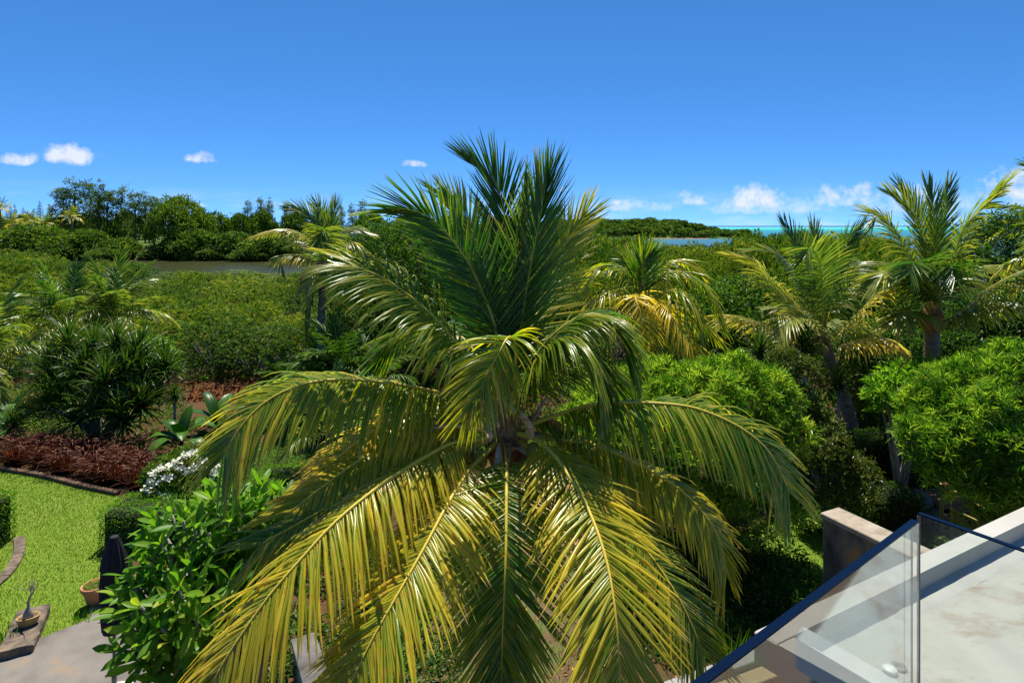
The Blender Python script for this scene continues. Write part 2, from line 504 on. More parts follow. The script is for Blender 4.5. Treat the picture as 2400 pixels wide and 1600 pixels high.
b.inputs['Roughness'].default_value = .95
b.inputs['Specular IOR Level'].default_value = .1
bump(t, b, noise(t, 25, 5, .7), .5, .04)
M['soil'] = m

ys = np.concatenate([np.linspace(-40, 2, 8), np.linspace(4, 44, 41), np.geomspace(46, 1400, 110)])
us = np.linspace(-1.9, 1.9, 150)
X = np.array([[u * (max(y, 0) + 26) for u in us] for y in ys]); Y = np.array([[y] * len(us) for y in ys])
r0 = rng(3)
Z = height(X, Y) + np.where(Y > 24, r0.normal(0, .05, X.shape), 0)
Z = np.where((Y > 190), Z + r0.normal(0, .3, X.shape), Z)
mb = MB()
n_ = len(us)
V = np.stack([X, Y, Z], -1).reshape(-1, 3)
ii = (np.arange(len(ys) - 1)[:, None] * n_ + np.arange(n_ - 1)[None]).ravel()
mb.add(V, np.stack([ii, ii + 1, ii + 1 + n_, ii + n_], 1))
tag(mb.build('ground', M['soil'], smooth=True), 'reddish soil and grass ground sloping down to the river', None, None, 'structure')

# water: river with the trees' olive reflection put into its colour, grey-blue bay, turquoise lagoon, foam on the reef, deep sea
m, t, b, o = newmat('sea_water')
geo = N(t, 'ShaderNodeNewGeometry')
sp = N(t, 'ShaderNodeSeparateXYZ')
t.links.new(geo.outputs['Position'], sp.inputs[0])
yy = sp.outputs[1]
wn = noise(t, .0011, 4, .6, 'Object', (1, 3, 1))
lg = mth(t, 'LOGARITHM', mth(t, 'MAXIMUM', yy, 10.0), 10.0)
lgn = mth(t, 'ADD', lg, mth(t, 'MULTIPLY', mth(t, 'SUBTRACT', wn, .5), .22))
g = mth(t, 'DIVIDE', mth(t, 'SUBTRACT', lgn, 2.0), 2.0)                      # 100 m .. 10 km
c = ramp(t, g, [(0.0, (.055, .06, .022)), (.16, (.06, .065, .028)), (.27, (.03, .12, .17)), (.46, (.035, .17, .24)), (.53, (.03, .21, .25)), (.60, (.045, .35, .34)),
                (.76, (.07, .38, .36)), (.81, (.03, .26, .31)), (.85, (.012, .07, .20)), (1.0, (.008, .05, .17))])
fo = noise(t, .004, 5, .7, 'Object', (.6, 6, 1))
fb = mth(t, 'MULTIPLY', mth(t, 'SUBTRACT', .028, mth(t, 'ABSOLUTE', mth(t, 'SUBTRACT', lg, 3.66))), 60.0, clamp=True)
fb2 = mth(t, 'MULTIPLY', mth(t, 'SUBTRACT', .018, mth(t, 'ABSOLUTE', mth(t, 'SUBTRACT', lg, 3.50))), 60.0, clamp=True)
foam = mth(t, 'MULTIPLY', mth(t, 'MAXIMUM', fb, mth(t, 'MULTIPLY', fb2, .5)), mth(t, 'MULTIPLY', mth(t, 'SUBTRACT', fo, .45), 9.0, clamp=True))
c = mixrgb(t, foam, c, (.85, .86, .86))
t.links.new(c, b.inputs['Base Color'])
far = mth(t, 'MULTIPLY', mth(t, 'SUBTRACT', lg, 2.35), 3.0, clamp=True)
t.links.new(mth(t, 'ADD', .12, mth(t, 'MULTIPLY', far, .5)), b.inputs['Roughness'])
t.links.new(mth(t, 'SUBTRACT', .22, mth(t, 'MULTIPLY', far, .2)), b.inputs['Specular IOR Level'])
bump(t, b, noise(t, .9, 4, .6, 'Object', (1, 2.2, 1)), .35, .25)
M['water'] = m
mb = MB()
wy = np.concatenate([np.linspace(60, 300, 25), np.geomspace(330, 30000, 60)])
rows = [[(u * (y + 300) * 2.2, y, WATER) for u in np.linspace(-1, 1, 25)] for y in wy]
mb.sheet(rows)
tag(mb.build('water', M['water']), 'olive river widening into a turquoise lagoon and deep blue sea', None, None, 'structure')

def inpoly(x, y, poly):
    c_ = np.zeros(len(x), bool)
    j = len(poly) - 1
    for i in range(len(poly)):
        xi, yi = poly[i]; xj, yj = poly[j]
        c_ ^= ((yi > y) != (yj > y)) & (x < (xj - xi) * (y - yi) / (yj - yi + 1e-12) + xi)
        j = i
    return c_

def flat(name, poly, z, mat, label):
    mb_ = MB()
    mb_.add([(x, y, z) for x, y in poly], [tuple(range(len(poly)))])
    return tag(mb_.build(name, mat), label, None, None, 'structure')

m, t, b, o = newmat('lawn_turf')
f1 = noise(t, 1.1, 5, .6)
f2 = noise(t, 40, 4, .7)
c = ramp(t, f1, [(.3, (.085, .165, .010)), (.5, (.12, .20, .014)), (.62, (.16, .21, .03)), (.76, (.24, .18, .06))])
c = mixrgb(t, .6, c, ramp(t, f2, [(.3, (.08, .15, .010)), (.7, (.20, .27, .03))]))
t.links.new(c, b.inputs['Base Color'])
b.inputs['Roughness'].default_value = .9
b.inputs['Specular IOR Level'].default_value = .15
bump(t, b, f2, .6, .03)
M['turf'] = m

LAWN = [(-24, 21), (-17.5, 18.1), (-14.8, 17.15), (-12.3, 16.35), (-10.4, 15.6), (-9.4, 14.9), (-8.4, 13.8), (-8.1, 12.2), (-8.02, 11.35), (-7.52, 10.6), (-8.3, 9.83), (-9.6, 9.45), (-24, 9)]
flat('lawn', LAWN, .006, M['turf'], 'sunlit clipped lawn beside the purple grass bed')
UNDER = [(-2.6, 6.0), (-2.4, 9.0), (-1.6, 11.5), (.2, 13.2), (1.6, 12.0), (2.2, 9.5), (1.9, 6.0)]
M['dry_turf'] = surf('dry_turf', [(.07, .042, .02), (.12, .075, .036), (.085, .10, .022), (.075, .12, .016)], 1.6, .95, .5, .03, bscale=30)
flat('lawn', UNDER, .006, M['dry_turf'], 'patchy lawn under the big coconut palm')
RLAWN = [(4.6, 11.6), (5.2, 13.6), (7.0, 14.8), (9.4, 14.9), (10.9, 13.6), (12.0, 11.0), (9.0, 9.2), (6.2, 10.2)]
flat('lawn', RLAWN, .006, M['turf'], 'small lawn with fallen yellow leaves behind the stone wall')

def blades(name, poly, n, seed, label, h=(.02, .05), tmax=1.0, mat='grass', z=.006):
    r = rng(seed)
    x0, y0 = np.min(poly, 0); x1, y1 = np.max(poly, 0)
    x = r.uniform(x0, x1, n * 3); y = r.uniform(y0, y1, n * 3)
    k = inpoly(x, y, poly) & (np.abs(x) < .9 * y + .5)
    x, y = x[k][:n], y[k][:n]
    p = np.stack([x, y, np.full(len(x), z)], 1)
    d = norm(np.stack([r.normal(0, .45, len(x)), r.normal(0, .45, len(x)), np.ones(len(x))], 1))
    pat = .34 + .22 * np.sin(x * 1.7 + y * .6) * np.sin(y * 1.3 - x * .4) + .3 * np.clip(np.sin(x * .9 + 2) * np.sin(y * 2.1 + x) - .55, 0, 1) * 2 + r.normal(0, .13, len(x))
    mb_ = MB()
    mb_.leaves(p, d, rdir(r, len(x)), r.uniform(*h, len(x)), r.uniform(.006, .011, len(x)), np.clip(pat, 0, tmax), fold=.1, curl=.25)
    return tag(mb_.build(name, M[mat]), label, 'grass', None, 'stuff')

blades('grass', np.array(LAWN), 95000, 11, 'short bright green blades of the sunlit lawn')
blades('grass', np.array(UNDER), 9000, 12, 'thin grass blades under the big coconut palm', h=(.03, .07))
blades('grass', np.array(RLAWN), 26000, 13, 'grass blades of the small lawn behind the stone wall', h=(.03, .07))

PATIO = [(-8.75, 7.5), (-8.5, 9.25), (-8.25, 9.8), (-7.5, 10.55), (-7.98, 11.35), (-6.2, 12.3), (-5.2, 11.5), (-4.7, 10.0), (-4.3, 8.6), (-4.0, 5.0)]
M['patio'] = surf('patio_concrete', [(.07, .06, .05), (.135, .115, .095), (.17, .15, .125), (.26, .17, .085)], 1.1, .75, .3, .006, bscale=18)
mb = MB(); mb.prism(PATIO, -.2, .05)
tag(mb.build('patio', M['patio']), 'weathered grey concrete patio slab with ochre stains', None, None, 'structure')

# ------------------------------------------------------------------ palms
UPV = np.array([0, 0, 1.0])

def make_frond(pts, Lmax=.95, width=.034, droop=1.0, tint=.3, vee=.25, n=132, S=None, t0=.2, r0=.03, segs=5, jit=.07, seed=0, bare=0.0, tspread=.18, ang=(72, 20), fold=.42, tw=0.0, tip=.62):
    """rachis tube plus the list of its leaflets; every leaflet a folded, tapering, drooping blade"""
    r = rng(seed)
    C, length = catmull(pts, 64)
    T = norm(np.gradient(C, axis=0))
    if S is None:
        h = C[-1] - C[0]
        h[2] = 0
        S = np.cross(h, UPV)
    S = norm(np.array(S, float))
    rach = (C, np.interp(np.linspace(0, 1, 64), [0, .03, .2, .6, 1], [r0 * 1.8, r0 * 1.3, r0 * .8, r0 * .5, r0 * .14]))
    out = []
    for i in range(n):
        u = (i + .5) / n
        t_ = t0 + (1 - t0) * u
        for sd in (-1, 1):
            if bare and r.random() < bare:
                continue
            q = min(t_ + r.normal(0, .002), 1) * 63
            k = int(min(q, 62)); w = q - k
            c0 = C[k] * (1 - w) + C[k + 1] * w
            Tt = T[min(k, 63)]
            Su = S
            if tw:                                         # the outer part of the frond rolls over to show its face
                k_ = tw * min(1, u * 1.15)
                Su = S * (1 - k_) + np.cross(Tt, np.array([0, -1.0, .15])) * k_
            s = norm(Su - Tt * np.dot(Su, Tt))
            nn = np.cross(s, Tt)
            L = Lmax * np.interp(u, [0, .1, .3, .6, .85, 1], [.5, .8, 1, .97, .86, tip]) * (1 + r.normal(0, .06))
            if r.random() < .05:
                L *= r.uniform(.4, .8)
            a = R(np.interp(u, [0, .5, 1], [ang[0], (ang[0] + ang[1]) * .5 + 6, ang[1]])) + r.normal(0, jit)
            v = vee + r.normal(0, jit * 1.3)
            d0 = Tt * math.cos(a) + (sd * s * math.cos(v) + nn * math.sin(v)) * math.sin(a)
            g = droop * (1 + r.normal(0, .2)) * (1 - .85 * u ** 1.2)
            p = c0.copy(); cl = [p]
            for j in range(segs):
                sj = (j + .8) / segs
                dj = norm(d0 + np.array([r.normal(0, .04), r.normal(0, .04), -g * (sj ** 1.3)]))
                p = p + dj * L / segs
                cl.append(p)
            cl = np.array(cl)
            td = norm(np.gradient(cl, axis=0))
            wv = Tt - td * (td @ Tt)[:, None]
            wv = norm(wv + s * .15)
            up = np.cross(wv, td)
            up *= np.sign((up @ nn))[:, None] + 1e-6
            wp = width * np.interp(np.linspace(0, 1, segs + 1), [0, .1, .35, .75, 1], [.45, .85, 1, .62, .04]) * (L / Lmax) ** .4
            e1 = cl + wv * wp[:, None] * .5 - up * wp[:, None] * fold
            e2 = cl - wv * wp[:, None] * .5 - up * wp[:, None] * fold
            V_ = np.stack([e1, cl, e2], 1).reshape(-1, 3)
            ft = []
            for j in range(segs):
                b_ = j * 3
                ft += [(b_, b_ + 1, b_ + 4, b_ + 3), (b_ + 1, b_ + 2, b_ + 5, b_ + 4)]
            uv = np.array([(x, j / segs) for j in range(segs + 1) for x in (0, .5, 1)])
            tt = tint + r.normal(0, tspread * .5) + (.0 if r.random() > .07 else .3)
            tv = np.clip(tt + np.repeat(np.linspace(-.08, .14, segs + 1) ** 1, 3), 0, 1)
            out.append((V_, ft, tv, uv))
    return rach, out

def palm_trunk(pts, r0, r1, rings=26, n=12, seed=0):
    r = rng(seed)
    C, ln = catmull(pts, rings * 3)
    rad = np.linspace(r0, r1, rings * 3)
    rad = rad * (1 + .05 * (np.arange(rings * 3) % 3 == 0)) * (1 + r.normal(0, .012, rings * 3))
    rad[:4] *= np.linspace(1.5, 1.05, 4)
    mb_ = MB()
    mb_.tube(C, rad, n, wob=.04)
    return mb_

def blade_shape(pts, width, cup=.3, thick=.008, n=10, prof=None):
    """a stiff cupped blade with thickness: spathes, banana leaves"""
    C, ln = catmull(pts, n)
    T = norm(np.gradient(C, axis=0))
    h = np.cross(T[len(T) // 2], UPV)
    if np.linalg.norm(h) < .1:
        h = np.array([1.0, 0, 0])
    h = norm(h)
    prof = prof or ([0, .15, .45, .8, 1], [.3, .75, 1, .7, .05])
    mb_ = MB(); rows, rows2 = [], []
    for i in range(n):
        s = norm(h - T[i] * np.dot(h, T[i])); u = np.cross(s, T[i])
        w = width * np.interp(i / (n - 1), *prof)
        ring = [C[i] + s * w * x * .5 + u * cup * w * (x * x) for x in (-1, -.55, 0, .55, 1)]
        rows.append(ring); rows2.append([q - u * thick for q in ring][::-1])
    loop = [a + b_ + [a[0]] for a, b_ in zip(rows, rows2)]
    uv = [(x, i / (n - 1)) for i in range(n) for x in (0, .25, .5, .75, 1, 1, .75, .5, .25, 0, 0)]
    mb_.sheet(loop, uv=uv)
    return mb_

def frond_objects(palm, org, spec, mat, seed, split=False, name='frond'):
    """one frond of a palm: the rachis is the part, its leaflets the sub-part(s)"""
    rach, lf = make_frond(seed=seed, **spec)
    tr = .25 + spec.get('tint', .3) * .9
    mb_ = MB(); mb_.tube(rach[0][::2], rach[1][::2], 6, tint=tr)
    fo = mb_.build(name, M['rachis'], palm, org, True)
    if split:
        lf.sort(key=lambda q: q[0][:, 1].mean())          # the nearest ones show largest
        for V_, ft, tv, uv in lf[:split]:
            MB().add(V_, ft, tv, uv).build('leaflet', mat, fo, org, True)
    if len(lf) > int(split):
        mb_ = MB()
        for q in lf[int(split):]:
            mb_.add(*q)
        o_ = mb_.build('leaflets', mat, fo, org, True)
        o_['kind'] = 'stuff'
    return fo

def traced(palm, org, fronds, base, mat, seed, scale=None, **common):
    """fronds given by where their rachis runs: (points, own settings); the points start after the crown base"""
    for i, (pts, kw) in enumerate(fronds):
        a = dict(common); a.update(kw)
        split = a.pop('split', False)
        f = scale or (lambda x, y: (x, y))
        q = [base] + [P(*f(p[0], p[1]), p[2]) for p in pts]
        a['pts'] = q
        frond_objects(palm, org, a, mat, seed + i, split)

# ---- the big coconut palm in front of the terrace
YB = 7.2
base = P(1184, 1015, YB)
org = (base.x + .02, YB + .02, 0)
palm = empty('coconut_palm', org, 'big coconut palm filling the middle of the view, with yellowing lower fronds', 'palm')
SX = (1, .12, 0)
FR = [
    # upright crown
    ([(1208, 860, 7.3), (1232, 690, 7.5), (1260, 540, 7.6), (1284, 420, 7.7)], dict(S=(1, -.25, 0), tint=.12, droop=.12, vee=.42, Lmax=.9, ang=(46, 8), tspread=.12, n=110, width=.031)),
    ([(1190, 800, 7.4), (1194, 650, 7.7), (1182, 500, 7.95), (1158, 425, 8.05), (1118, 385, 8.1)], dict(S=(1, .3, 0), tint=.1, droop=.1, vee=.3, Lmax=.92, ang=(48, 10), tspread=.12, n=112, width=.031)),
    ([(1168, 800, 7.3), (1118, 655, 7.4), (1070, 575, 7.45), (1012, 512, 7.45), (955, 490, 7.4), (905, 492, 7.3)], dict(S=(1, -.1, .1), tint=.16, droop=.16, vee=.12, Lmax=.8, ang=(56, 12), tspread=.12, n=110, width=.031)),
    ([(1165, 780, 7.6), (1130, 610, 8.1), (1090, 510, 8.4), (1040, 455, 8.5)], dict(S=(1, .2, 0), tint=.5, droop=.12, vee=.3, Lmax=.75, ang=(56, 12), n=86, width=.032)),
    ([(1200, 800, 7.4), (1220, 580, 7.6), (1234, 430, 7.7)], dict(S=(.5, .8, 0), tint=.3, droop=.0, vee=.1, Lmax=.6, width=.03, ang=(16, 5), n=50)),
    ([(1235, 800, 7.8), (1285, 670, 8.5), (1325, 570, 8.9), (1372, 505, 9.0)], dict(S=(1, .3, -.1), tint=.6, droop=.15, vee=.1, Lmax=.85, ang=(64, 12), n=110, width=.031)),
    # right, arching and hanging
    ([(1250, 850, 7.3), (1320, 765, 7.4), (1395, 735, 7.4), (1450, 770, 7.3), (1480, 850, 7.2)], dict(tint=.3, droop=1.6, vee=.0, Lmax=.85)),
    ([(1240, 880, 7.0), (1290, 800, 6.9), (1350, 790, 6.8), (1400, 850, 6.7), (1420, 940, 6.7)], dict(tint=.26, droop=1.7, vee=-.1, Lmax=.8)),
    # bent over towards the camera
    ([(1206, 900, 6.95), (1207, 808, 6.6), (1192, 790, 6.35), (1168, 828, 6.15), (1130, 900, 6.0), (1095, 960, 5.95)], dict(S=(1, .5, 0), tint=.62, droop=.9, vee=-.15, Lmax=.62, t0=.58, n=48, ang=(66, 14))),
    # left, arching
    ([(1130, 890, 7.15), (1040, 768, 7.0), (984, 713, 6.95), (907, 656, 6.85), (840, 628, 6.75), (782, 616, 6.7)], dict(tint=.42, droop=1.5, vee=-.05, Lmax=.84, jit=.11, S=(.25, 1, 0), tw=.3, ang=(72, 24), tip=.5)),
    ([(1079, 938, 7.05), (994, 912, 6.9), (892, 895, 6.7), (790, 889, 6.5), (700, 903, 6.3), (620, 943, 6.15), (560, 1005, 6.0), (520, 1075, 5.95)], dict(tint=.5, droop=2.2, vee=-.12, Lmax=.86, jit=.05, tw=.6, ang=(72, 30), tip=.75)),
    ([(1096, 985, 7.0), (1008, 970, 6.9), (926, 984, 6.75), (824, 1045, 6.55), (735, 1135, 6.4)], dict(tint=.72, droop=1.3, vee=-.1, Lmax=.75, tw=.42, ang=(72, 30), tip=.75)),
    ([(1110, 1005, 6.95), (1028, 1016, 6.8), (943, 1032, 6.65), (858, 1069, 6.4), (770, 1130, 6.1), (672, 1205, 5.9)], dict(tint=.76, droop=1.4, vee=-.1, Lmax=.72, tw=.42, ang=(72, 30), tip=.75)),
    ([(1100, 1050, 6.9), (1010, 1075, 6.6), (892, 1120, 6.2), (790, 1175, 5.95), (688, 1232, 5.75), (605, 1276, 5.65)], dict(tint=.56, droop=2.0, vee=-.2, Lmax=.68, tw=.42, ang=(72, 30), tip=.75)),
    ([(1130, 1028, 6.9), (1060, 1038, 6.6), (985, 1077, 6.25), (892, 1137, 5.85), (790, 1219, 5.45), (705, 1310, 5.15), (623, 1406, 4.95), (527, 1546, 4.75), (480, 1640, 4.7)], dict(tint=.62, droop=1.9, vee=-.15, Lmax=.86, n=136, tw=.3, ang=(72, 28), tip=.7)),
    ([(1150, 1050, 6.95), (1101, 1100, 6.5), (1054, 1173, 6.0), (990, 1291, 5.5), (926, 1403, 5.15), (872, 1499, 4.95), (815, 1615, 4.8), (780, 1700, 4.75)], dict(tint=.68, tip=.7, ang=(70, 28), droop=.9, vee=-.05, Lmax=.82, split=150, n=128)),
    ([(1188, 1060, 6.8), (1187, 1160, 6.2), (1186, 1279, 5.8), (1182, 1387, 5.6), (1177, 1515, 5.5), (1174, 1640, 5.45)], dict(tint=.5, droop=.5, vee=-.1, Lmax=.82, S=(1, 0, 0))),
    ([(1245, 1022, 6.9), (1287, 1054, 6.55), (1325, 1102, 6.2), (1375, 1185, 5.75), (1418, 1300, 5.3), (1442, 1430, 4.95), (1453, 1580, 4.75), (1458, 1700, 4.7)], dict(tint=.66, tip=.7, ang=(70, 28), droop=.75, vee=-.05, Lmax=.84, split=150, n=128)),
    ([(1300, 1030, 7.05), (1389, 1042, 6.9), (1508, 1093, 6.7), (1610, 1160, 6.5), (1680, 1250, 6.4), (1702, 1335, 6.35)], dict(tint=.6, droop=1.9, vee=-.15, Lmax=.72, tw=.42, ang=(72, 30), tip=.75)),
    ([(1300, 974, 7.1), (1377, 950, 7.0), (1479, 943, 6.85), (1598, 950, 6.7), (1672, 971, 6.6), (1747, 1009, 6.5), (1806, 1063, 6.45), (1850, 1150, 6.4)], dict(tint=.46, droop=2.2, vee=-.15, Lmax=.86, tw=.6, ang=(72, 30), tip=.75)),
    ([(1260, 1060, 6.9), (1380, 1140, 6.4), (1500, 1270, 6.0), (1590, 1400, 5.75), (1650, 1530, 5.6)], dict(tint=.56, droop=1.4, vee=-.1, Lmax=.74, tw=.42, ang=(72, 30), tip=.75)),
    ([(1120, 960, 7.2), (1060, 935, 7.3), (985, 960, 7.3), (920, 1030, 7.25), (880, 1110, 7.2)], dict(tint=.4, droop=1.7, vee=-.1, Lmax=.72, tw=.4)),
    ([(1245, 985, 7.2), (1310, 990, 7.3), (1390, 1050, 7.3), (1450, 1140, 7.25)], dict(tint=.44, droop=1.7, vee=-.1, Lmax=.72, tw=.4)),
    # far side
    ([(1120, 840, 7.8), (1050, 770, 8.4), (960, 770, 8.8), (890, 840, 8.9)], dict(tint=.28, droop=1.5, vee=0, Lmax=.85)),
    ([(1240, 900, 7.7), (1320, 840, 8.3), (1400, 850, 8.7), (1450, 920, 8.8)], dict(tint=.3, droop=1.5, vee=0, Lmax=.85)),
    ([(1090, 1010, 7.5), (1000, 1040, 7.7), (920, 1120, 7.7), (870, 1230, 7.6)], dict(tint=.4, droop=1.4, vee=0, Lmax=.7)),
]
traced(palm, org, FR, base, M['palm'], 100)
palm_trunk([(org[0] + .1, org[1] + .1, -.05), (org[0] + .03, org[1] + .05, 1.4), (org[0] - .04, org[1], 2.8), (base.x, base.y + .02, base.z + .02)], .16, .125, 30).build('trunk', M['bark_palm'], palm, org, True)
# fibre-wrapped heart of the crown
mb = MB()
r = rng(5)
mb.lathe([(.12, -.5), (.2, -.3), (.25, -.1), (.22, .06), (.16, .22), (.1, .4), (.05, .62), (.0, .8)], base, 14, flute=(.1, 5))
mb.build('crown_fibre', M['fibre'], palm, org, True)
for k in range(15):                                   # clasping leaf bases and torn fibre sheaths
    a = k * 2.399; el_ = R(r.uniform(-10, 65)); l = r.uniform(.3, .55)
    o0 = Vector(base) + Vector((math.cos(a) * .12, math.sin(a) * .12, r.uniform(-.3, .15)))
    dd = Vector((math.cos(a) * math.cos(el_), math.sin(a) * math.cos(el_), math.sin(el_)))
    blade_shape([o0, o0 + dd * l * .5 + Vector((0, 0, .03)), o0 + dd * l + Vector((0, 0, -.06))], r.uniform(.1, .18), .4, .012, 8, ([0, .3, .7, 1], [1, .8, .5, .12])).build('leaf_base', M[('fibre', 'spathe', 'fibre')[k % 3]], palm, org, True)
SP = [([(1196, 955, 6.85), (1218, 975, 6.75), (1236, 1000, 6.75), (1247, 1030, 6.8)], .17), ([(1170, 1040, 6.9), (1168, 1090, 6.7), (1168, 1140, 6.7), (1160, 1185, 6.72)], .12),
      ([(1290, 1050, 6.7), (1335, 1078, 6.55), (1375, 1102, 6.5), (1408, 1130, 6.5)], .13), ([(1100, 1008, 6.8), (1060, 1000, 6.7), (1020, 1004, 6.65), (990, 1014, 6.65)], .12),
      ([(1130, 925, 7.0), (1110, 905, 6.95), (1096, 892, 6.9), (1078, 886, 6.9)], .14), ([(1150, 990, 6.85), (1140, 1005, 6.7), (1146, 1020, 6.6), (1150, 1035, 6.6)], .12),
      ([(1150, 960, 6.9), (1145, 935, 6.85), (1150, 950, 6.8), (1165, 985, 6.8)], .09), ([(1250, 985, 6.9), (1268, 955, 6.9), (1280, 930, 6.95)], .06)]
for q, w in SP:
    blade_shape([P(*p) for p in q], w, .38, .012, 10).build('spathe', M['spathe'], palm, org, True)
for (px, py, y) in [(1086, 1030, 6.95), (1062, 1056, 6.9), (1102, 1058, 6.95), (1080, 1080, 6.98), (1122, 1078, 6.85), (1250, 1062, 6.95), (1232, 1090, 7.0)]:
    c_ = P(px, py, y)
    mb = MB(); mb.lathe([(.0, -.125), (.05, -.11), (.09, -.05), (.095, .02), (.075, .085), (.035, .12), (0, .128)], c_, 12, flute=(.05, 3))
    mb.build('coconut', M['coconut'], palm, org, True)
for k, (px, py, y, dx) in enumerate([(1300, 985, 7.2, 1), (1075, 935, 7.1, -1), (1255, 940, 7.5, .6), (1060, 1000, 7.2, -1)]):
    r = rng(40 + k); mb = MB(); s0 = Vector(base) + Vector((0, 0, .1)); e0 = P(px, py, y)
    mb.tube([s0, s0.lerp(e0, .5) + Vector((0, 0, .08)), e0], [.018, .014, .01], 5)
    for j in range(34):
        a = s0.lerp(e0, r.uniform(.5, 1)); q = a + Vector((dx * r.uniform(.02, .2), r.normal(0, .1), r.uniform(-.12, .1)))
        mb.tube([a, a.lerp(q, .6) + Vector((0, 0, .02)), q + Vector((0, 0, -.06))], [.006, .005, .004], 3, cap=False)
    mb.build('flower_stalk', M['strand'], palm, org)

# ---- palms traced from the photograph on the right and beyond the lawn
def z3(x, y):
    return 1600 + x / 2.94, 300 + y / 2.94
def z1(x, y):
    return x / 2.94, 300 + y / 2.94

def palm_body(name, label, base, foot, r0, r1, seed, group=None):
    org_ = (foot.x, foot.y, foot.z)
    e = empty(name, org_, label, 'palm', group)
    midp = foot.lerp(base, .5) + Vector((.06 * (foot.x - base.x), 0, -.0))
    palm_trunk([foot - Vector((0, 0, .1)), foot.lerp(base, .25) + (base - foot) * .02, midp, base], r0, r1, 22, 10, seed).build('trunk', M['bark_palm'], e, org_, True)
    mb_ = MB()
    mb_.lathe([(r1 * .9, -.5), (r1 * 1.5, -.3), (r1 * 1.7, -.1), (r1 * 1.4, .1), (r1 * .9, .3), (0, .7)], base, 10, flute=(.12, 4))
    mb_.build('crown_fibre', M['fibre'], e, org_, True)
    return e, org_

COMM = dict(Lmax=1.1, n=54, segs=4, width=.062, droop=1.0, vee=0.0, tint=.26, r0=.028, tspread=.2)
Y = 18.5
base = P(1927, 790, Y)
foot = P(2022, 1075, 17.9); foot.z = 0
e, org = palm_body('coconut_palm', 'coconut palm with a leaning ringed trunk behind the stone wall', base, foot, .2, .15, 21)
UPR = dict(S=(1, .2, 0), droop=.15, vee=.3, tint=.12, ang=(48, 10), Lmax=.9, width=.045)
traced(e, org, [
    ([(900, 1250, Y), (850, 980, Y), (800, 830, Y), (712, 672, Y + .3)], UPR), ([(965, 1300, Y - .2), (960, 1050, Y - .6), (930, 890, Y - 1), (872, 826, Y - 1.4), (838, 900, Y - 1.7)], dict(S=(1, 0, 0), droop=.6, tint=.16)),
    ([(1000, 1280, Y), (1060, 1000, Y), (1110, 830, Y), (1236, 680, Y + .2)], UPR), ([(960, 1200, Y + .4), (930, 900, Y + .8), (900, 690, Y + 1)], dict(UPR, tint=.3)),
    ([(860, 1380, Y - .2), (740, 1190, Y - .3), (620, 1050, Y - .4), (500, 930, Y - .4), (385, 880, Y - .4)], dict(tint=.5, droop=1.2)), ([(860, 1200, Y + .3), (740, 960, Y + .5), (640, 865, Y + .6), (490, 840, Y + .7)], dict(tint=.3, droop=.9)),
    ([(1050, 1420, Y - .6), (1200, 1280, Y - 1.1), (1400, 1090, Y - 1.6), (1570, 985, Y - 1.9), (1740, 985, Y - 2)], dict(tint=.6, droop=1.3)), ([(1040, 1200, Y + .5), (1180, 960, Y + .9), (1320, 920, Y + 1.1), (1450, 985, Y + 1.2)], dict(tint=.34, droop=1.2)),
    ([(920, 1390, Y - .6), (820, 1310, Y - 1.2), (720, 1330, Y - 1.6), (650, 1440, Y - 1.8)], dict(tint=.5, droop=1.5)), ([(820, 1450, Y - .2), (650, 1385, Y - .4), (480, 1320, Y - .5), (340, 1290, Y - .6), (270, 1330, Y - .6)], dict(tint=.55, droop=1.8)),
    ([(1050, 1500, Y - .4), (1180, 1465, Y - .9), (1330, 1445, Y - 1.2), (1460, 1490, Y - 1.4), (1580, 1620, Y - 1.5)], dict(tint=.72, droop=2.0)), ([(1000, 1390, Y + .5), (1120, 1330, Y + 1.2), (1250, 1380, Y + 1.6)], dict(tint=.3, droop=1.4)),
    ([(900, 1350, Y + .5), (780, 1240, Y + 1.2), (650, 1230, Y + 1.5)], dict(tint=.25, droop=1.4)), ([(940, 1480, Y - .5), (880, 1500, Y - 1.2), (840, 1600, Y - 1.6)], dict(tint=.5, droop=1.5, Lmax=.5)),
], base, M['palm_far'], 300, z3, **COMM)

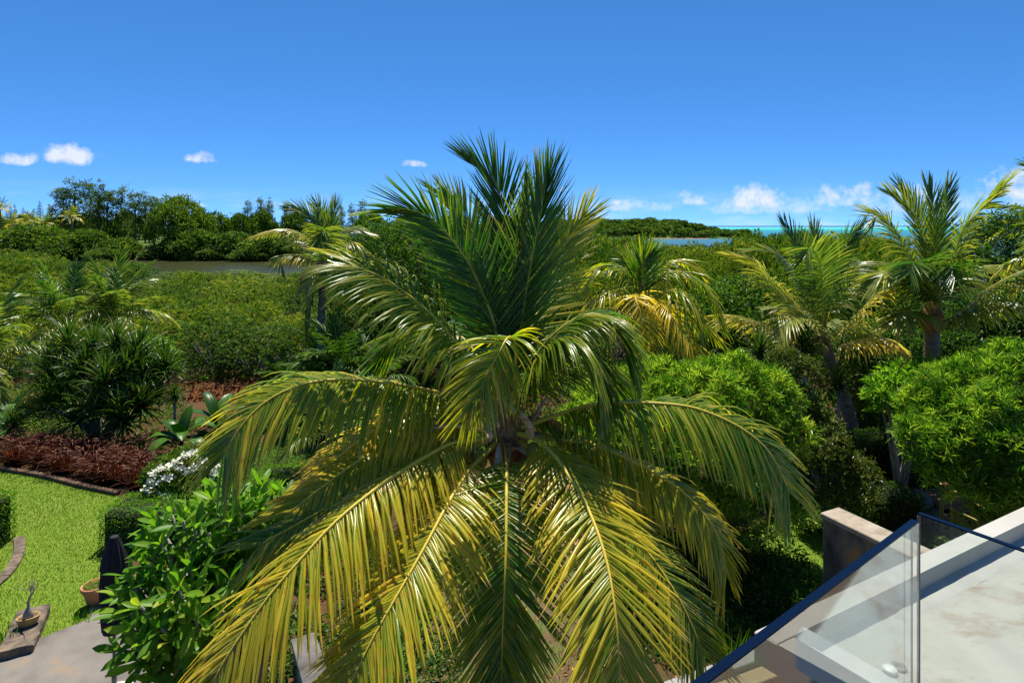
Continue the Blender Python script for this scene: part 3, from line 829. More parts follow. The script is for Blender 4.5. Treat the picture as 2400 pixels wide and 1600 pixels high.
Y = 17.0
base = P(2185, 738, Y)
foot = P(2180, 1010, 17.2); foot.z = 0
e, org = palm_body('coconut_palm', 'tall coconut palm with a thick shaggy trunk standing against the sky', base, foot, .22, .19, 22)
traced(e, org, [
    ([(1740, 1050, Y), (1750, 800, Y - .2), (1730, 580, Y - .2), (1690, 400, Y)], UPR), ([(1750, 1000, Y + .3), (1790, 700, Y + .5), (1832, 395, Y + .6)], UPR),
    ([(1690, 900, Y), (1610, 640, Y), (1530, 520, Y), (1430, 448, Y)], dict(UPR, tint=.35)), ([(1700, 850, Y + .4), (1620, 580, Y + .6), (1505, 410, Y + .7)], UPR),
    ([(1800, 1120, Y - .5), (1870, 900, Y - .9), (1935, 690, Y - 1.1), (2030, 590, Y - 1.1), (2120, 500, Y - 1.1), (2215, 405, Y - 1)], dict(tint=.3, droop=.8, S=(.8, .6, 0))),
    ([(1640, 1000, Y + .2), (1510, 790, Y + .3), (1420, 650, Y + .3), (1350, 600, Y + .3), (1310, 660, Y + .3)], dict(tint=.3, droop=1.3)),
    ([(1800, 1330, Y - .4), (1900, 1270, Y - .7), (2100, 1110, Y - 1), (2352, 980, Y - 1.2), (2500, 960, Y - 1.3)], dict(tint=.36, droop=1.5)),
    ([(1810, 1320, Y - .6), (1950, 1250, Y - 1), (2150, 1210, Y - 1.4), (2380, 1200, Y - 1.6), (2520, 1260, Y - 1.7)], dict(tint=.34, droop=2.0)),
    ([(1800, 1100, Y + .4), (1960, 990, Y + .7), (2100, 945, Y + .9), (2300, 1000, Y + 1)], dict(tint=.4, droop=1.4)), ([(1640, 1130, Y - .4), (1520, 1000, Y - .8), (1400, 1000, Y - 1), (1300, 1080, Y - 1)], dict(tint=.3, droop=1.5)),
    ([(1780, 1150, Y - .6), (1800, 980, Y - 1.2), (1840, 950, Y - 1.8), (1870, 1040, Y - 2.2)], dict(S=(1, 0, 0), tint=.12, droop=.9)), ([(1680, 1100, Y - .5), (1640, 950, Y - 1), (1590, 930, Y - 1.5), (1560, 1000, Y - 1.8)], dict(S=(1, 0, 0), tint=.15, droop=.9)),
    ([(1650, 1280, Y - .3), (1560, 1260, Y - .8), (1480, 1330, Y - 1)], dict(tint=.45, droop=1.6)),
], base, M['palm_far'], 330, z3, **dict(COMM, Lmax=1.1, n=56))
for k, (px, py) in enumerate([(2150, 745), (2215, 752)]):
    r = rng(60 + k); mb = MB(); s0 = P(2182, 738, Y - .15); e0 = P(px, py, Y - .5)
    for j in range(30):
        a = s0.lerp(e0, r.uniform(.4, 1)); q = a + Vector((r.normal(0, .12), r.normal(0, .1), r.uniform(-.25, .05)))
        mb.tube([a, q], [.012, .008], 3, cap=False)
    mb.build('flower_stalk', M['strand'], e, org)

Y = 15.0
base = P(1500, 712, Y)
foot = P(1500, 1180, Y); foot.z = 0
e, org = palm_body('coconut_palm', 'young yellow-green coconut palm with limp fronds behind the bright green shrub', base, foot, .15, .11, 23)
traced(e, org, [
    ([(1490, 670, Y), (1462, 630, Y), (1420, 622, Y), (1385, 650, Y)], dict(tint=.46)), ([(1505, 660, Y), (1508, 615, Y), (1520, 600, Y)], dict(UPR, tint=.3)),
    ([(1525, 668, Y), (1560, 640, Y), (1612, 640, Y), (1660, 685, Y), (1695, 760, Y)], dict(tint=.5)), ([(1520, 660, Y + .3), (1545, 625, Y + .5), (1590, 610, Y + .7), (1640, 640, Y + .8)], dict(tint=.42)),
    ([(1492, 690, Y - .4), (1490, 700, Y - .9), (1505, 745, Y - 1.2), (1516, 830, Y - 1.3)], dict(tint=.85, S=(1, 0, 0), droop=1.2, Lmax=.75)), ([(1530, 700, Y - .5), (1570, 735, Y - 1), (1604, 788, Y - 1.2), (1622, 816, Y - 1.3), (1626, 880, Y - 1.3)], dict(tint=.9, droop=1.5, Lmax=.75, S=(.8, .5, 0))),
    ([(1460, 690, Y - .2), (1420, 680, Y - .4), (1385, 720, Y - .5), (1370, 780, Y - .5)], dict(tint=.5)), ([(1545, 690, Y - .2), (1590, 680, Y - .5), (1630, 720, Y - .7), (1650, 800, Y - .8)], dict(tint=.55)),
    ([(1480, 720, Y - .4), (1440, 740, Y - .9), (1420, 800, Y - 1.1)], dict(tint=.55)), ([(1510, 690, Y + .4), (1500, 640, Y + .8), (1470, 600, Y + 1.1)], dict(tint=.3)),
    ([(1520, 720, Y - .5), (1545, 750, Y - .9), (1560, 820, Y - 1.1)], dict(tint=.6)), ([(1530, 720, Y + .3), (1600, 720, Y + .7), (1680, 790, Y + .8)], dict(tint=.45)),
], base, M['palm'], 360, None, **dict(COMM, Lmax=.85, n=50, width=.045, droop=1.6, jit=.16, t0=.12))

Y = 24.0
base = P(757, 612, Y)
foot = P(748, 860, Y); foot.z = 0
e, org = palm_body('coconut_palm', 'slim tall coconut palm rising in front of the river, left of the big palm', base, foot, .17, .13, 24)
traced(e, org, [
    ([(2210, 880, Y), (2120, 760, Y), (2000, 700, Y), (1900, 700, Y), (1790, 730, Y)], dict(tint=.42, droop=1.6)), ([(2190, 920, Y - .3), (2090, 880, Y - .5), (2000, 870, Y - .6), (1935, 890, Y - .6), (1945, 970, Y - .6)], dict(tint=.45, droop=1.6)),
    ([(2225, 850, Y), (2195, 700, Y), (2140, 600, Y), (2010, 550, Y)], dict(UPR, tint=.2)), ([(2235, 850, Y + .3), (2230, 650, Y + .3), (2190, 530, Y + .3)], UPR), ([(2250, 850, Y), (2285, 700, Y), (2312, 530, Y)], dict(UPR, tint=.15, width=.03, ang=(25, 8))),
    ([(2290, 880, Y), (2360, 810, Y), (2440, 790, Y), (2500, 850, Y), (2510, 950, Y)], dict(tint=.36, droop=1.6)), ([(2280, 850, Y + .5), (2340, 730, Y + .7), (2430, 690, Y + .8), (2540, 720, Y + .9)], dict(tint=.3, droop=1)),
    ([(2210, 980, Y - .2), (2150, 1100, Y - .4), (2120, 1280, Y - .4), (2112, 1450, Y - .4)], dict(tint=.2, droop=1.4, Lmax=.55)), ([(2270, 930, Y - .5), (2320, 930, Y - 1), (2370, 1010, Y - 1.2)], dict(tint=.4, droop=1.6)),
    ([(2215, 900, Y + .5), (2130, 800, Y + 1), (2050, 800, Y + 1.2)], dict(tint=.3, droop=1.4)), ([(2240, 830, Y - .5), (2250, 720, Y - 1), (2230, 700, Y - 1.4), (2200, 800, Y - 1.7)], dict(S=(1, 0, 0), tint=.2)),
    ([(2200, 1000, Y - .5), (2150, 1010, Y - .9), (2100, 1100, Y - 1)], dict(tint=.5, droop=1.7)),
], base, M['palm_far'], 390, z1, **dict(COMM, Lmax=.95))

# ---- palms built from a set of shared fronds
def local_frond(e0, e1, L, seed, **kw):
    pts = [Vector((0, 0, 0))]
    for j in range(8):
        a = R(e0 + (e1 - e0) * ((j + .5) / 8) ** 1.15)
        pts.append(pts[-1] + Vector((math.cos(a), 0.03 * math.sin(seed + j), math.sin(a))) * L / 8)
    rach, lf = make_frond(pts, seed=seed, S=(0, 1, 0), **kw)
    mb_ = MB(); mb_.tube(rach[0][::4], rach[1][::4], 5, tint=.3 + kw.get('tint', .3) * .6, mat=1)
    for q in lf:
        mb_.add(*q)
    return mb_

def frond_set(L, n, segs, width, Lf, mats, seed, tint=.26):
    s = []
    for k, (e0, e1, dr, vee, dt) in enumerate([(84, 66, .15, .3, -.12), (78, 30, .4, .2, -.06), (68, -5, .9, .05, 0), (52, -35, 1.3, 0, .06), (30, -60, 1.6, -.1, .14), (5, -75, 1.7, -.1, .22), (60, 10, .8, .05, 0)]):
        s.append(local_frond(e0, e1, L * (1 - .03 * k), seed + k, Lmax=Lf, n=n, segs=segs, width=width, droop=dr, vee=vee, tint=tint + dt, r0=.03 * L / 3, t0=.18, jit=.1).mesh('frond', mats, smooth=True))
    return s

def auto_palm(name, label, crown, foot, fs, counts, seed, sc=1.0, r0=.16, r1=.12, group=None, trunk=True):
    r = random.Random(seed)
    org_ = tuple(foot)
    e = empty(name, org_, label, 'palm', group)
    if trunk:
        palm_trunk([Vector(foot) - Vector((0, 0, .1)), Vector(foot).lerp(Vector(crown), .3), Vector(foot).lerp(Vector(crown), .65) + Vector((.03, 0, 0)), crown], r0, r1, 14, 8, seed).build('trunk', M['bark_palm'], e, org_, True)
    loc = Vector(crown) - Vector(foot)
    a = r.uniform(0, 6.28)
    for kind, c_ in enumerate(counts):
        for j in range(c_):
            a += 2.399 + r.uniform(-.25, .25)
            inst('frond', fs[kind], e, loc + Vector((0, 0, .1 - .05 * kind)), a, sc * r.uniform(.85, 1.12), (r.uniform(-.12, .12), r.uniform(-.12, .12), a))
    return e

PM = [M['palm_far'], M['rachis']]
FS = frond_set(2.6, 34, 4, .06, .66, PM, 500, .22)
for k, (px, py, Y, lab) in enumerate([(150, 762, 24, 'short coconut palm behind the screw pine, nearer the left edge of the two'), (268, 748, 25, 'short coconut palm behind the screw pine, right of its twin'),
                                       (-40, 842, 21, 'coconut palm reaching in over the left edge beside the screw pine')]):
    c_ = P(px, py, Y)
    auto_palm('coconut_palm', lab, c_, (c_.x, c_.y + .2, 0), FS, (2, 3, 3, 4, 3, 2, 2), 600 + k, 1.0)
c_ = P(2555, 600, 15.5)
auto_palm('coconut_palm', 'coconut palm whose fronds reach in over the right edge of the view', c_, (c_.x + .3, c_.y, 0), FS, (3, 3, 4, 5, 5, 3, 3), 640, 1.05)

# feathery clumping palms and a small white-stemmed palm in the bed behind the big palm
FSA = frond_set(1.7, 34, 3, .05, .42, [M['broad_mid'], M['rachis']], 540, .3)
for k, (px, py, Y, s, lab) in enumerate([(735, 905, 20.5, 1.0, 'dark green feather palm in the bed beside the bare red soil'), (800, 870, 20, 1.15, 'tallest dark green feather palm left of the big palm'),
                                          (868, 900, 20.5, 1.05, 'dark green feather palm half hidden by the big palm'), (655, 900, 21.5, .7, 'small feather palm at the edge of the bare red soil')]):
    c_ = P(px, py, Y)
    auto_palm('feather_palm', lab, c_, (c_.x, c_.y, 0), FSA, (1, 4, 5, 5, 3, 1, 4), 660 + k, s, .07, .05, 'feather palms in the bed')
FSM = frond_set(1.9, 34, 3, .05, .5, PM, 560, .16)
c_ = P(768, 1012, 15.2)
e = auto_palm('manila_palm', 'small palm with a smooth pale stem between the ground cover and the big palm', c_, (c_.x, c_.y, 0), FSM, (1, 2, 2, 3, 4, 1, 1), 671, .9, .075, .06)

# ------------------------------------------------------------------ broad-leaved crowns
def lobes_random(r, c, rad, n, size, flat=.8):
    out = [(c[0], c[1], c[2], rad[0] * .72, rad[1] * .72, rad[2] * .72)]
    for d in rdir(r, n):
        d[2] = abs(d[2]) * 1.0 - .25
        k = size * r.uniform(.75, 1.25)
        out.append((c[0] + d[0] * rad[0] * .72, c[1] + d[1] * rad[1] * .72, c[2] + d[2] * rad[2] * .72, rad[0] * k, rad[1] * k, rad[2] * k * flat))
    return out

def crown(mb_, r, lobes, n_clumps, per, clump, L, W, tint=(.2, .25), up=.35, mat=0, inner=.12, zmin=None, fold=.22, rosette=False, flat=.6):
    """leaf clumps spread over the outside of overlapping lobes, thinner inside"""
    lob = np.array(lobes)
    area = (lob[:, 3] * lob[:, 5]) ** 1.0
    pick = r.choice(len(lob), n_clumps * 2, p=area / area.sum())
    d = rdir(r, len(pick))
    d[:, 2] = np.where(r.random(len(pick)) < .55, np.abs(d[:, 2]), d[:, 2])
    k = np.where(r.random(len(pick)) < inner, r.uniform(.45, .9, len(pick)), r.normal(1, .1 if rosette else .06, len(pick)))
    q = lob[pick, :3] + d * lob[pick, 3:] * k[:, None]
    rel = (q[:, None, :] - lob[None, :, :3]) / lob[None, :, 3:]
    ins = (np.linalg.norm(rel, axis=2) < .82)
    ins[np.arange(len(q)), pick] = False
    keep = (~ins.any(1)) | (r.random(len(q)) < inner)
    if zmin is not None:
        keep &= q[:, 2] > zmin
    q, d = q[keep][:n_clumps], d[keep][:n_clumps]
    m = len(q)
    ct = np.clip(r.normal(tint[0], tint[1] * .6, m), 0, 1)
    p = np.repeat(q, per, 0) + r.normal(size=(m * per, 3)) * clump * np.array([1, 1, flat])
    if rosette:
        p = np.repeat(q, per, 0) + r.normal(size=(m * per, 3)) * clump * .25
        od = norm(np.repeat(d, per, 0) * .5 + np.array([0, 0, up]) + rdir(r, m * per) * 1.0)
        nn = norm(np.repeat(d, per, 0) + np.array([0, 0, .5]) + rdir(r, m * per) * .5)
    else:
        od = norm(np.repeat(d, per, 0) * .6 + rdir(r, m * per) * .9)
        nn = norm(np.array([0, 0, up + .5]) + np.repeat(d, per, 0) * .5 + rdir(r, m * per) * .55)
    mb_.leaves(p, od, nn, L * r.uniform(.7, 1.25, m * per), W * r.uniform(.8, 1.2, m * per), np.clip(np.repeat(ct, per) + r.normal(0, tint[1] * .4, m * per), 0, 1), mat, fold)
    return q

def stems(mb_, r, foot, tips, rad, mat=0, n=6, k=1.6):
    for q in tips:
        q = np.array(list(q)); f_ = np.array(list(foot)) + r.normal(0, .04, 3) * np.array([1, 1, 0])
        m1 = f_ * .6 + q * .4 + np.array([0, 0, .1 * (q[2] - f_[2])])
        m2 = f_ * .25 + q * .75 + np.array([0, 0, .06 * (q[2] - f_[2])])
        mb_.tube([f_, m1, m2, q], [rad, rad * .7, rad * .42, rad * .15], n, mat)

def tree(name, label, foot, lobes, n_clumps, per, clump, L, W, mat, tint=(.3, .3), trunk_r=.1, seed=0, bark='bark', group=None, zmin=None, cat='tree', tips=8, rosette=False, extra=None, inner=.12, up=.35):
    r_ = rng(seed)
    e_ = empty(name, tuple(foot), label, cat, group)
    mb_ = MB()
    q = crown(mb_, r_, lobes, n_clumps, per, clump, L, W, tint, up=up, zmin=zmin, rosette=rosette, inner=inner)
    mb_.build('crown', M[mat], e_, tuple(foot))
    mb2 = MB()
    lob = np.array(lobes)
    stems(mb2, r_, foot, [l[:3] + (l[3:] * rdir(r_, 1)[0] * .5) for l in lob[r_.integers(0, len(lob), tips)]], trunk_r)
    mb2.build('trunk', M[bark], e_, tuple(foot), True)
    if extra:
        mb3 = MB(); idx = r_.choice(len(q), extra[2])
        p_ = np.repeat(q[idx], 5, 0)
        mb3.leaves(p_, norm(rdir(r_, len(p_)) + np.array([0, -.3, .6])), rdir(r_, len(p_)), extra[3], extra[3] * .7, r_.random(len(p_)), 0)
        mb3.build(extra[0], M[extra[1]], e_, tuple(foot))
    return e_

def cl(px, py, y, rx, rz, ry=None):
    """a lobe given in picture terms: centre pixel, depth, half sizes in pixels"""
    c_ = P(px, py, y)
    k = y / F
    return (c_.x, c_.y, c_.z, rx * k, (ry or rx) * k, rz * k)

def knobbly(lobes, seed, n=9, k=.34, shrink=.82, dz=0.0):
    lobes = [(l[0], l[1], l[2] + dz) + tuple(l[3:]) for l in lobes]
    r_ = rng(seed); out = [tuple(np.array(l) * np.array([1, 1, 1, shrink, shrink, shrink])) for l in lobes]
    for l in lobes:
        for d in rdir(r_, n):
            d[2] = abs(d[2]) if r_.random() < .7 else d[2]
            q = k * r_.uniform(.7, 1.2)
            out.append((l[0] + d[0] * l[3] * .84, l[1] + d[1] * l[4] * .84, l[2] + d[2] * l[5] * .84, l[3] * q, l[4] * q, l[5] * q))
    return out

# bright narrow-leaved shrubs with small orange flowers
L1 = [cl(1500, 985, 12.2, 130, 110), cl(1610, 930, 12.6, 150, 110), cl(1720, 920, 13, 130, 100), cl(1790, 985, 12.8, 95, 100), cl(1440, 920, 12.8, 90, 60), cl(1400, 990, 12.2, 75, 80), cl(1640, 1030, 11.8, 130, 100),
      cl(1520, 1090, 11.6, 90, 80), cl(1480, 880, 13, 80, 40), cl(1660, 870, 13.2, 110, 46), cl(1840, 1160, 12.0, 45, 35), cl(1700, 1110, 11.7, 60, 60), cl(1780, 900, 13.2, 70, 50), cl(1600, 1140, 12.2, 90, 60), cl(1740, 1190, 12.6, 70, 50)]
tree('narrow_leaf_shrub', 'large bright green narrow-leaved shrub with orange flowers right of the big palm', (4.2, 13.2, 0), knobbly(L1, 1, dz=-.24), 2600, 18, .13, .19, .027, 'bright', (.45, .65), .09, 701, 'bark', rosette=True,
     extra=('blossom', 'orange_flower', 70, .06), cat='shrub', tips=14)
L2 = [cl(2250, 960, 12, 110, 100), cl(2330, 900, 12.4, 120, 90), cl(2430, 900, 12.4, 130, 110), cl(2190, 1010, 11.6, 75, 70), cl(2300, 1030, 11.5, 110, 90), cl(2380, 1080, 11.3, 110, 100), cl(2230, 1090, 11.4, 60, 40),
      cl(2330, 1130, 11, 60, 50), cl(2500, 1000, 11.6, 120, 150), cl(2360, 1170, 10.8, 40, 40)]
tree('narrow_leaf_shrub', 'bright green narrow-leaved shrub above the wooden gate at the right edge', (10.2, 12.3, 0), knobbly(L2, 2, dz=-.3), 2500, 18, .13, .19, .027, 'bright', (.5, .65), .09, 702, 'bark', rosette=True,
     extra=('blossom', 'orange_flower', 34, .06), cat='shrub', tips=14)
# dark, open, small-leaved shrub
L3 = [cl(1930, 1040, 14, 50, 60), cl(1930, 1090, 13.6, 60, 80), cl(1995, 1130, 13.6, 60, 60), cl(1880, 970, 14.2, 32, 60), cl(1980, 1170, 13.2, 55, 40), cl(1880, 890, 14.6, 40, 50), cl(1840, 860, 14.8, 40, 40)]
tree('open_shrub', 'dark olive small-leaved shrub with bare grey twigs beside the stone wall', (7.4, 13.9, 0), L3, 1500, 12, .13, .085, .034, 'olive', (.35, .35), .06, 703, 'bark_pale', rosette=True, cat='shrub', tips=26)
# light green shrub with paddle leaves left of the right-hand shrub
L4 = [cl(2110, 915, 14.5, 60, 40), cl(2075, 935, 14.3, 40, 34), cl(2150, 925, 14.6, 50, 46), cl(2120, 880, 14.8, 45, 26), cl(2150, 990, 15.2, 50, 50), cl(2190, 900, 15.5, 50, 50)]
tree('paddle_leaf_shrub', 'light green shrub with paddle-shaped leaves above the dark hedge', (9.6, 14.8, 0), L4, 560, 9, .1, .2, .065, 'plumeria', (.45, .35), .06, 704, 'bark_pale', rosette=True, cat='shrub')

# dark evergreens behind the big palm and on the right
T = [
    ('dense dark evergreen tree just left of the big palm crown', [cl(905, 640, 28, 95, 110), cl(860, 720, 27, 90, 90), cl(960, 690, 27, 80, 110), cl(930, 580, 29, 60, 50), cl(840, 800, 26, 70, 60), cl(930, 800, 26, 80, 60)], 1500, 711),
    ('dark evergreen tree directly behind the big palm crown', [cl(1040, 640, 31, 90, 100), cl(1100, 620, 31, 80, 80), cl(1010, 740, 29, 80, 90), cl(1130, 720, 29, 90, 100), cl(1260, 700, 30, 110, 80)], 1500, 712),
    ('glossy dark shrub between the yellow palm and the leaning palm', [cl(1690, 745, 21, 60, 60), cl(1740, 720, 22, 60, 60), cl(1660, 800, 20, 50, 60), cl(1760, 800, 20, 60, 60), cl(1820, 780, 21, 50, 60)], 1200, 713),
    ('dark tree behind the leaning palm and the tall palm', [cl(2060, 730, 23, 70, 70), cl(2040, 830, 21, 80, 70), cl(2110, 800, 22, 60, 80), cl(1980, 880, 20, 60, 60), cl(2000, 700, 25, 60, 50)], 1300, 714),
    ('dark evergreen tree with bare branches behind the palm at the right edge', [cl(2340, 580, 24, 60, 60), cl(2400, 560, 24, 70, 60), cl(2290, 640, 23, 50, 60), cl(2450, 650, 23, 90, 90)], 1200, 715),
    ('dark leafy mass under the fronds of the tall palm at the right', [cl(2280, 770, 20, 70, 60), cl(2360, 760, 20, 80, 70), cl(2440, 780, 19, 80, 70), cl(2230, 840, 19, 60, 50)], 1300, 716),
]
for lab, lb, n, sd in T:
    c_ = np.mean(np.array(lb)[:, :3], 0)
    tree('evergreen_tree', lab, (c_[0], c_[1] + .5, min(0, float(height(c_[0], c_[1])))), lb, n, 12, .28, .16, .075, 'broad_dark', (.35, .32), .13, sd, tips=12)
L5 = [cl(360, 815, 25, 34, 18), cl(395, 835, 24.6, 24, 18), cl(330, 835, 24.8, 22, 20), cl(370, 860, 24.5, 34, 20)]
tree('papaya_shrub', 'light green shrub with cut leaves behind the screw pine', (P(360, 850, 25).x, 25, 0), L5, 200, 10, .14, .2, .07, 'bright', (.4, .3), .05, 717, cat='shrub', rosette=True)

# ------------------------------------------------------------------ mangrove thicket
def mangrove_mesh(seed, n_cl, per):
    r_ = rng(seed)
    mb_ = MB()
    lb = [(0, 0, 2.0, 1.0, 1.0, .75)]
    for k in range(7):
        a = k * .9 + r_.uniform(0, .5); d = r_.uniform(.55, 1.1)
        lb.append((math.cos(a) * d, math.sin(a) * d, r_.uniform(1.3, 2.55), r_.uniform(.45, .75), r_.uniform(.45, .75), r_.uniform(.38, .6)))
    q = crown(mb_, r_, lb, n_cl, per, .10, .095, .045, (.36, .5), up=.5, rosette=True, inner=.05)
    stems(mb_, r_, (0, 0, -.6), [np.array(l[:3]) + rdir(r_, 1)[0] * .3 for l in lb] + [np.array(l[:3]) * np.array([1.1, 1.1, .9]) for l in lb[1:]], .045, 1, 5)
    return mb_
MANG = [mangrove_mesh(800 + k, 620, 10).mesh('mangrove_tree', [M['mangrove'], M['bark_pale']]) for k in range(6)]
rr = random.Random(9)
spots = []
y = 29.0
while y < 93:
    sp_ = 3.0 + (y - 29) * .045
    x = -.92 * y
    while x < .66 * y:
        xx = x + rr.uniform(-.6, .6) * sp_ * .6; y2 = y + rr.uniform(-.5, .5) * sp_
        spots.append((xx, y2))
        x += sp_ * rr.uniform(.9, 1.15)
    y += sp_ * .95
trees = []
for (x, y) in spots:
    u = x / y
    if (-.05 < u < .1 and y > 45) or rr.random() < .04:
        continue
    right = smooth(.02, .16, u)
    ph = float(np.sin(x * .35) * np.sin(y * .23 + 1.3) * .5 + np.sin(x * .11 + y * .17) * .5)
    if u < .05:
        top = np.interp(y, [29, 36, 60, 80, 93], [2.3, 2.1, 1.3, .25, -.35]) + (1.0 if u < -.6 else 0) * min(1, max(0, (y - 45) / 20)) + (1.3 if u < -.78 and y > 50 else 0) + .55 * ph
    else:
        top = np.interp(y, [29, 36, 50, 70, 93], [2.9, 3.5, 3.8, 3.7, 3.2]) + .55 * ph + 1.3 * float(smooth(.34, .40, u)) + 1.5 * float(smooth(.24, .17, u)) + .25 - max(0, (u - .5)) * 6
    top += rr.uniform(-.8, .5)
    gz = float(height(x, y))
    h = max(top - gz, 1.6)
    sp_ = 3.0 + (y - 29) * .045
    w = sp_ * rr.uniform(.36, .5)
    trees.append((y / (1 if abs(u) < .88 else .1), x, y, gz, h, w, right))
trees.sort()
vis = 0
rest = MB()
mang_low = [mangrove_mesh(830 + k, 220, 9) for k in range(3)]
for k, (_, x, y, gz, h, w, right) in enumerate(trees):
    if vis < 290:
        vis += 1
        zs = min(h / 2.75, w * 1.5)
        lab = ('mangrove tree of the thicket on the right, between the palms and the bay', 'mangroves right of the big palm') if right > .5 else ('low yellow-green mangrove tree in the thicket between the garden and the river', 'mangroves left of the big palm')
        o_ = inst('mangrove_tree', MANG[k % 6], None, (x, y, gz + max(0, h - 2.75 * zs)), rr.uniform(0, 6.28), (w, w, zs))
        tag(o_, lab[0], 'mangrove', lab[1])
    else:
        src = mang_low[k % 3]; zs = min(h / 2.75, w * 1.5); a = rr.uniform(0, 6.28)
        ca, sa = math.cos(a) * w, math.sin(a) * w
        off = rest.n
        for v_, t_, u_ in zip(src.v, src.t, src.uv):
            vv = np.stack([v_[:, 0] * ca - v_[:, 1] * sa + x, v_[:, 0] * sa + v_[:, 1] * ca + y, v_[:, 2] * zs + gz + max(0, h - 2.75 * zs)], 1)
            rest.v.append(vv); rest.t.append(t_); rest.uv.append(u_)
        for f_, m_ in src.f:
            rest.f.append((f_ + off, m_))
        rest.n = off + src.n
if rest.n:
    tag(rest.build('mangrove_thicket', [M['mangrove'], M['bark_pale']]), 'farther canopy of the mangrove thicket before the water', 'mangroves', None, 'stuff')
print('mangroves', len(trees), vis)

# ------------------------------------------------------------------ far bank of the river, the point and the bay
def dome_mesh(seed, n_cl, per, flat=.62, L=.085, lob=14, W=.05, tint=(.35, .4), size=.34):
    """unit bush: radius 1, height about 1"""
    r_ = rng(seed)
    mb_ = MB()
    lb = [(0, 0, .36, .74, .74, .5)]
    for k in range(lob):
        a = r_.uniform(0, 6.28); d = math.sqrt(r_.uniform(.05, 1)) * .72
        lb.append((math.cos(a) * d, math.sin(a) * d, .15 + r_.uniform(.25, .55) * (1 - d * d * .9), size * r_.uniform(.6, 1.1), size * r_.uniform(.6, 1.1), size * flat))
    crown(mb_, r_, lb, n_cl, per, .045, L, W, tint, up=.6, inner=.06, zmin=.02)
    stems(mb_, r_, (0, 0, -.12), [np.array(l[:3]) for l in lb[:8]], .03, 1, 5)
    return mb_.mesh('bush', [M['bank'], M['bark']])
DOME = [dome_mesh(900 + k, 650, 8) for k in range(4)]
DOMEL = [dome_mesh(910 + k, 170, 7, L=.15, W=.10) for k in range(4)]

def far_tree(name, label, px, ytop, ybot, y, wpx, mesh, seed, cat='tree', group=None, hs=1.22):
    """a far tree whose crown spans ytop..ybot in the picture and is wpx wide"""
    c_ = P(px, ybot, y)
    h = (ybot - ytop) / F * y
    w = wpx / F * y * .5
    gz = float(height(c_.x, c_.y))
    o_ = inst(name, mesh, None, (c_.x, y, c_.z), seed * 1.3, (w, w, h * hs))
    return tag(o_, label, cat, group)

BANK = [(-20, 548, 150, 'left edge of the view'), (82, 536, 170, 0), (205, 547, 120, 0), (287, 564, 92, 0), (372, 585, 90, 0), (455, 546, 128, 0), (545, 552, 130, 0), (628, 556, 120, 0), (710, 556, 130, 0), (800, 560, 130, 0), (890, 556, 140, 0), (140, 572, 110, 0), (245, 585, 90, 0), (505, 580, 100, 0), (590, 584, 100, 0)]
BL = ['wide dark mangrove bush on the far river bank at the left edge', 'broadest dark green bush on the far river bank, below the three small pines', 'rounded bush on the far river bank below the tall casuarinas',
      'small drooping bush on the far river bank left of the dark gap', 'low bush in the dark gap of the far river bank', 'dome-shaped bush on the far river bank below the round yellow-green tree', 'wide bush on the far river bank right of the dome-shaped one',
      'bush on the far river bank left of the slim tall palm', 'bush on the far river bank behind the slim tall palm', 'bush on the far river bank right of the slim tall palm', 'bush on the far river bank left of the big palm crown',
      'low bush at the water below the broadest far bush', 'low dark bush at the water below the tall casuarinas', 'low bush at the water right of the dome-shaped far bush', 'low bush at the water below the wide far bush']
for k, ((px, top, w, _), lab) in enumerate(zip(BANK, BL)):
    y = 166 + (k * 37 % 7) * .8 - (4 if k > 10 else 0)
    far_tree('bank_bush', lab, px, top, 612 if k != 4 else 606, y, w * 1.12, DOME[k % 4], k, 'bush', 'bushes along the far river bank')

def wispy_mesh(seed, n_cl, per, mat='casuarina', lean=.1):
    """unit casuarina: height 1, airy ascending sprays"""
    r_ = rng(seed)
    mb_ = MB()
    tips, lb = [], []
    nb = 15
    for k in range(nb):
        z = .28 + .72 * (k + .5) / nb
        a = k * 2.4 + r_.uniform(-.4, .4)
        d = .2 * (1.08 - z) ** .6 * r_.uniform(.5, 1.2)
        lb.append((math.cos(a) * d, math.sin(a) * d, z, .055 * r_.uniform(.8, 1.5), .055 * r_.uniform(.8, 1.5), .075 * r_.uniform(.8, 1.6)))
        tips.append(np.array(lb[-1][:3]))
    lb.append((0, 0, .97, .035, .035, .07))
    crown(mb_, r_, lb, n_cl, per, .022, .05, .012, (.35, .4), up=.1, inner=.3)
    mb_.tube([(0, 0, -.05), (.01, 0, .4), (lean * .1, 0, .95)], [.018, .012, .003], 6, 1)
    for q in tips:
        mb_.tube([np.array([0, 0, q[2] * .78]), q], [.006, .002], 4, 1)
    return mb_.mesh('casuarina', [M[mat], M['bark']])
CAS = [wispy_mesh(930 + k, 210, 9) for k in range(4)]
CL = ['tall airy casuarina, leftmost of the row on the far bank', 'tallest dark casuarina of the row on the far bank', 'tall casuarina just right of the tallest one', 'slim casuarina in the middle of the tall row',
      'casuarina with a thin crown right of the slim one', 'pointed casuarina with feathery tips in the row', 'pale thin casuarina near the round tree', 'thin casuarina touching the round tree', 'last low casuarina behind the round tree']
for k, (px, top, w) in enumerate([(147, 448, 70), (174, 432, 80), (211, 438, 70), (231, 438, 60), (252, 454, 60), (284, 449, 66), (316, 460, 66), (340, 463, 60), (360, 468, 56)]):
    c_ = P(px, 583, 184 + k % 3 * 3)
    h = (583 - top) / F * c_.y
    o_ = inst('casuarina_tree', CAS[k % 4], None, c_, k * 1.1, (w / F * c_.y * 2.1, w / F * c_.y * 2.1, h))
    tag(o_, CL[k], 'casuarina', 'casuarinas on the far bank')
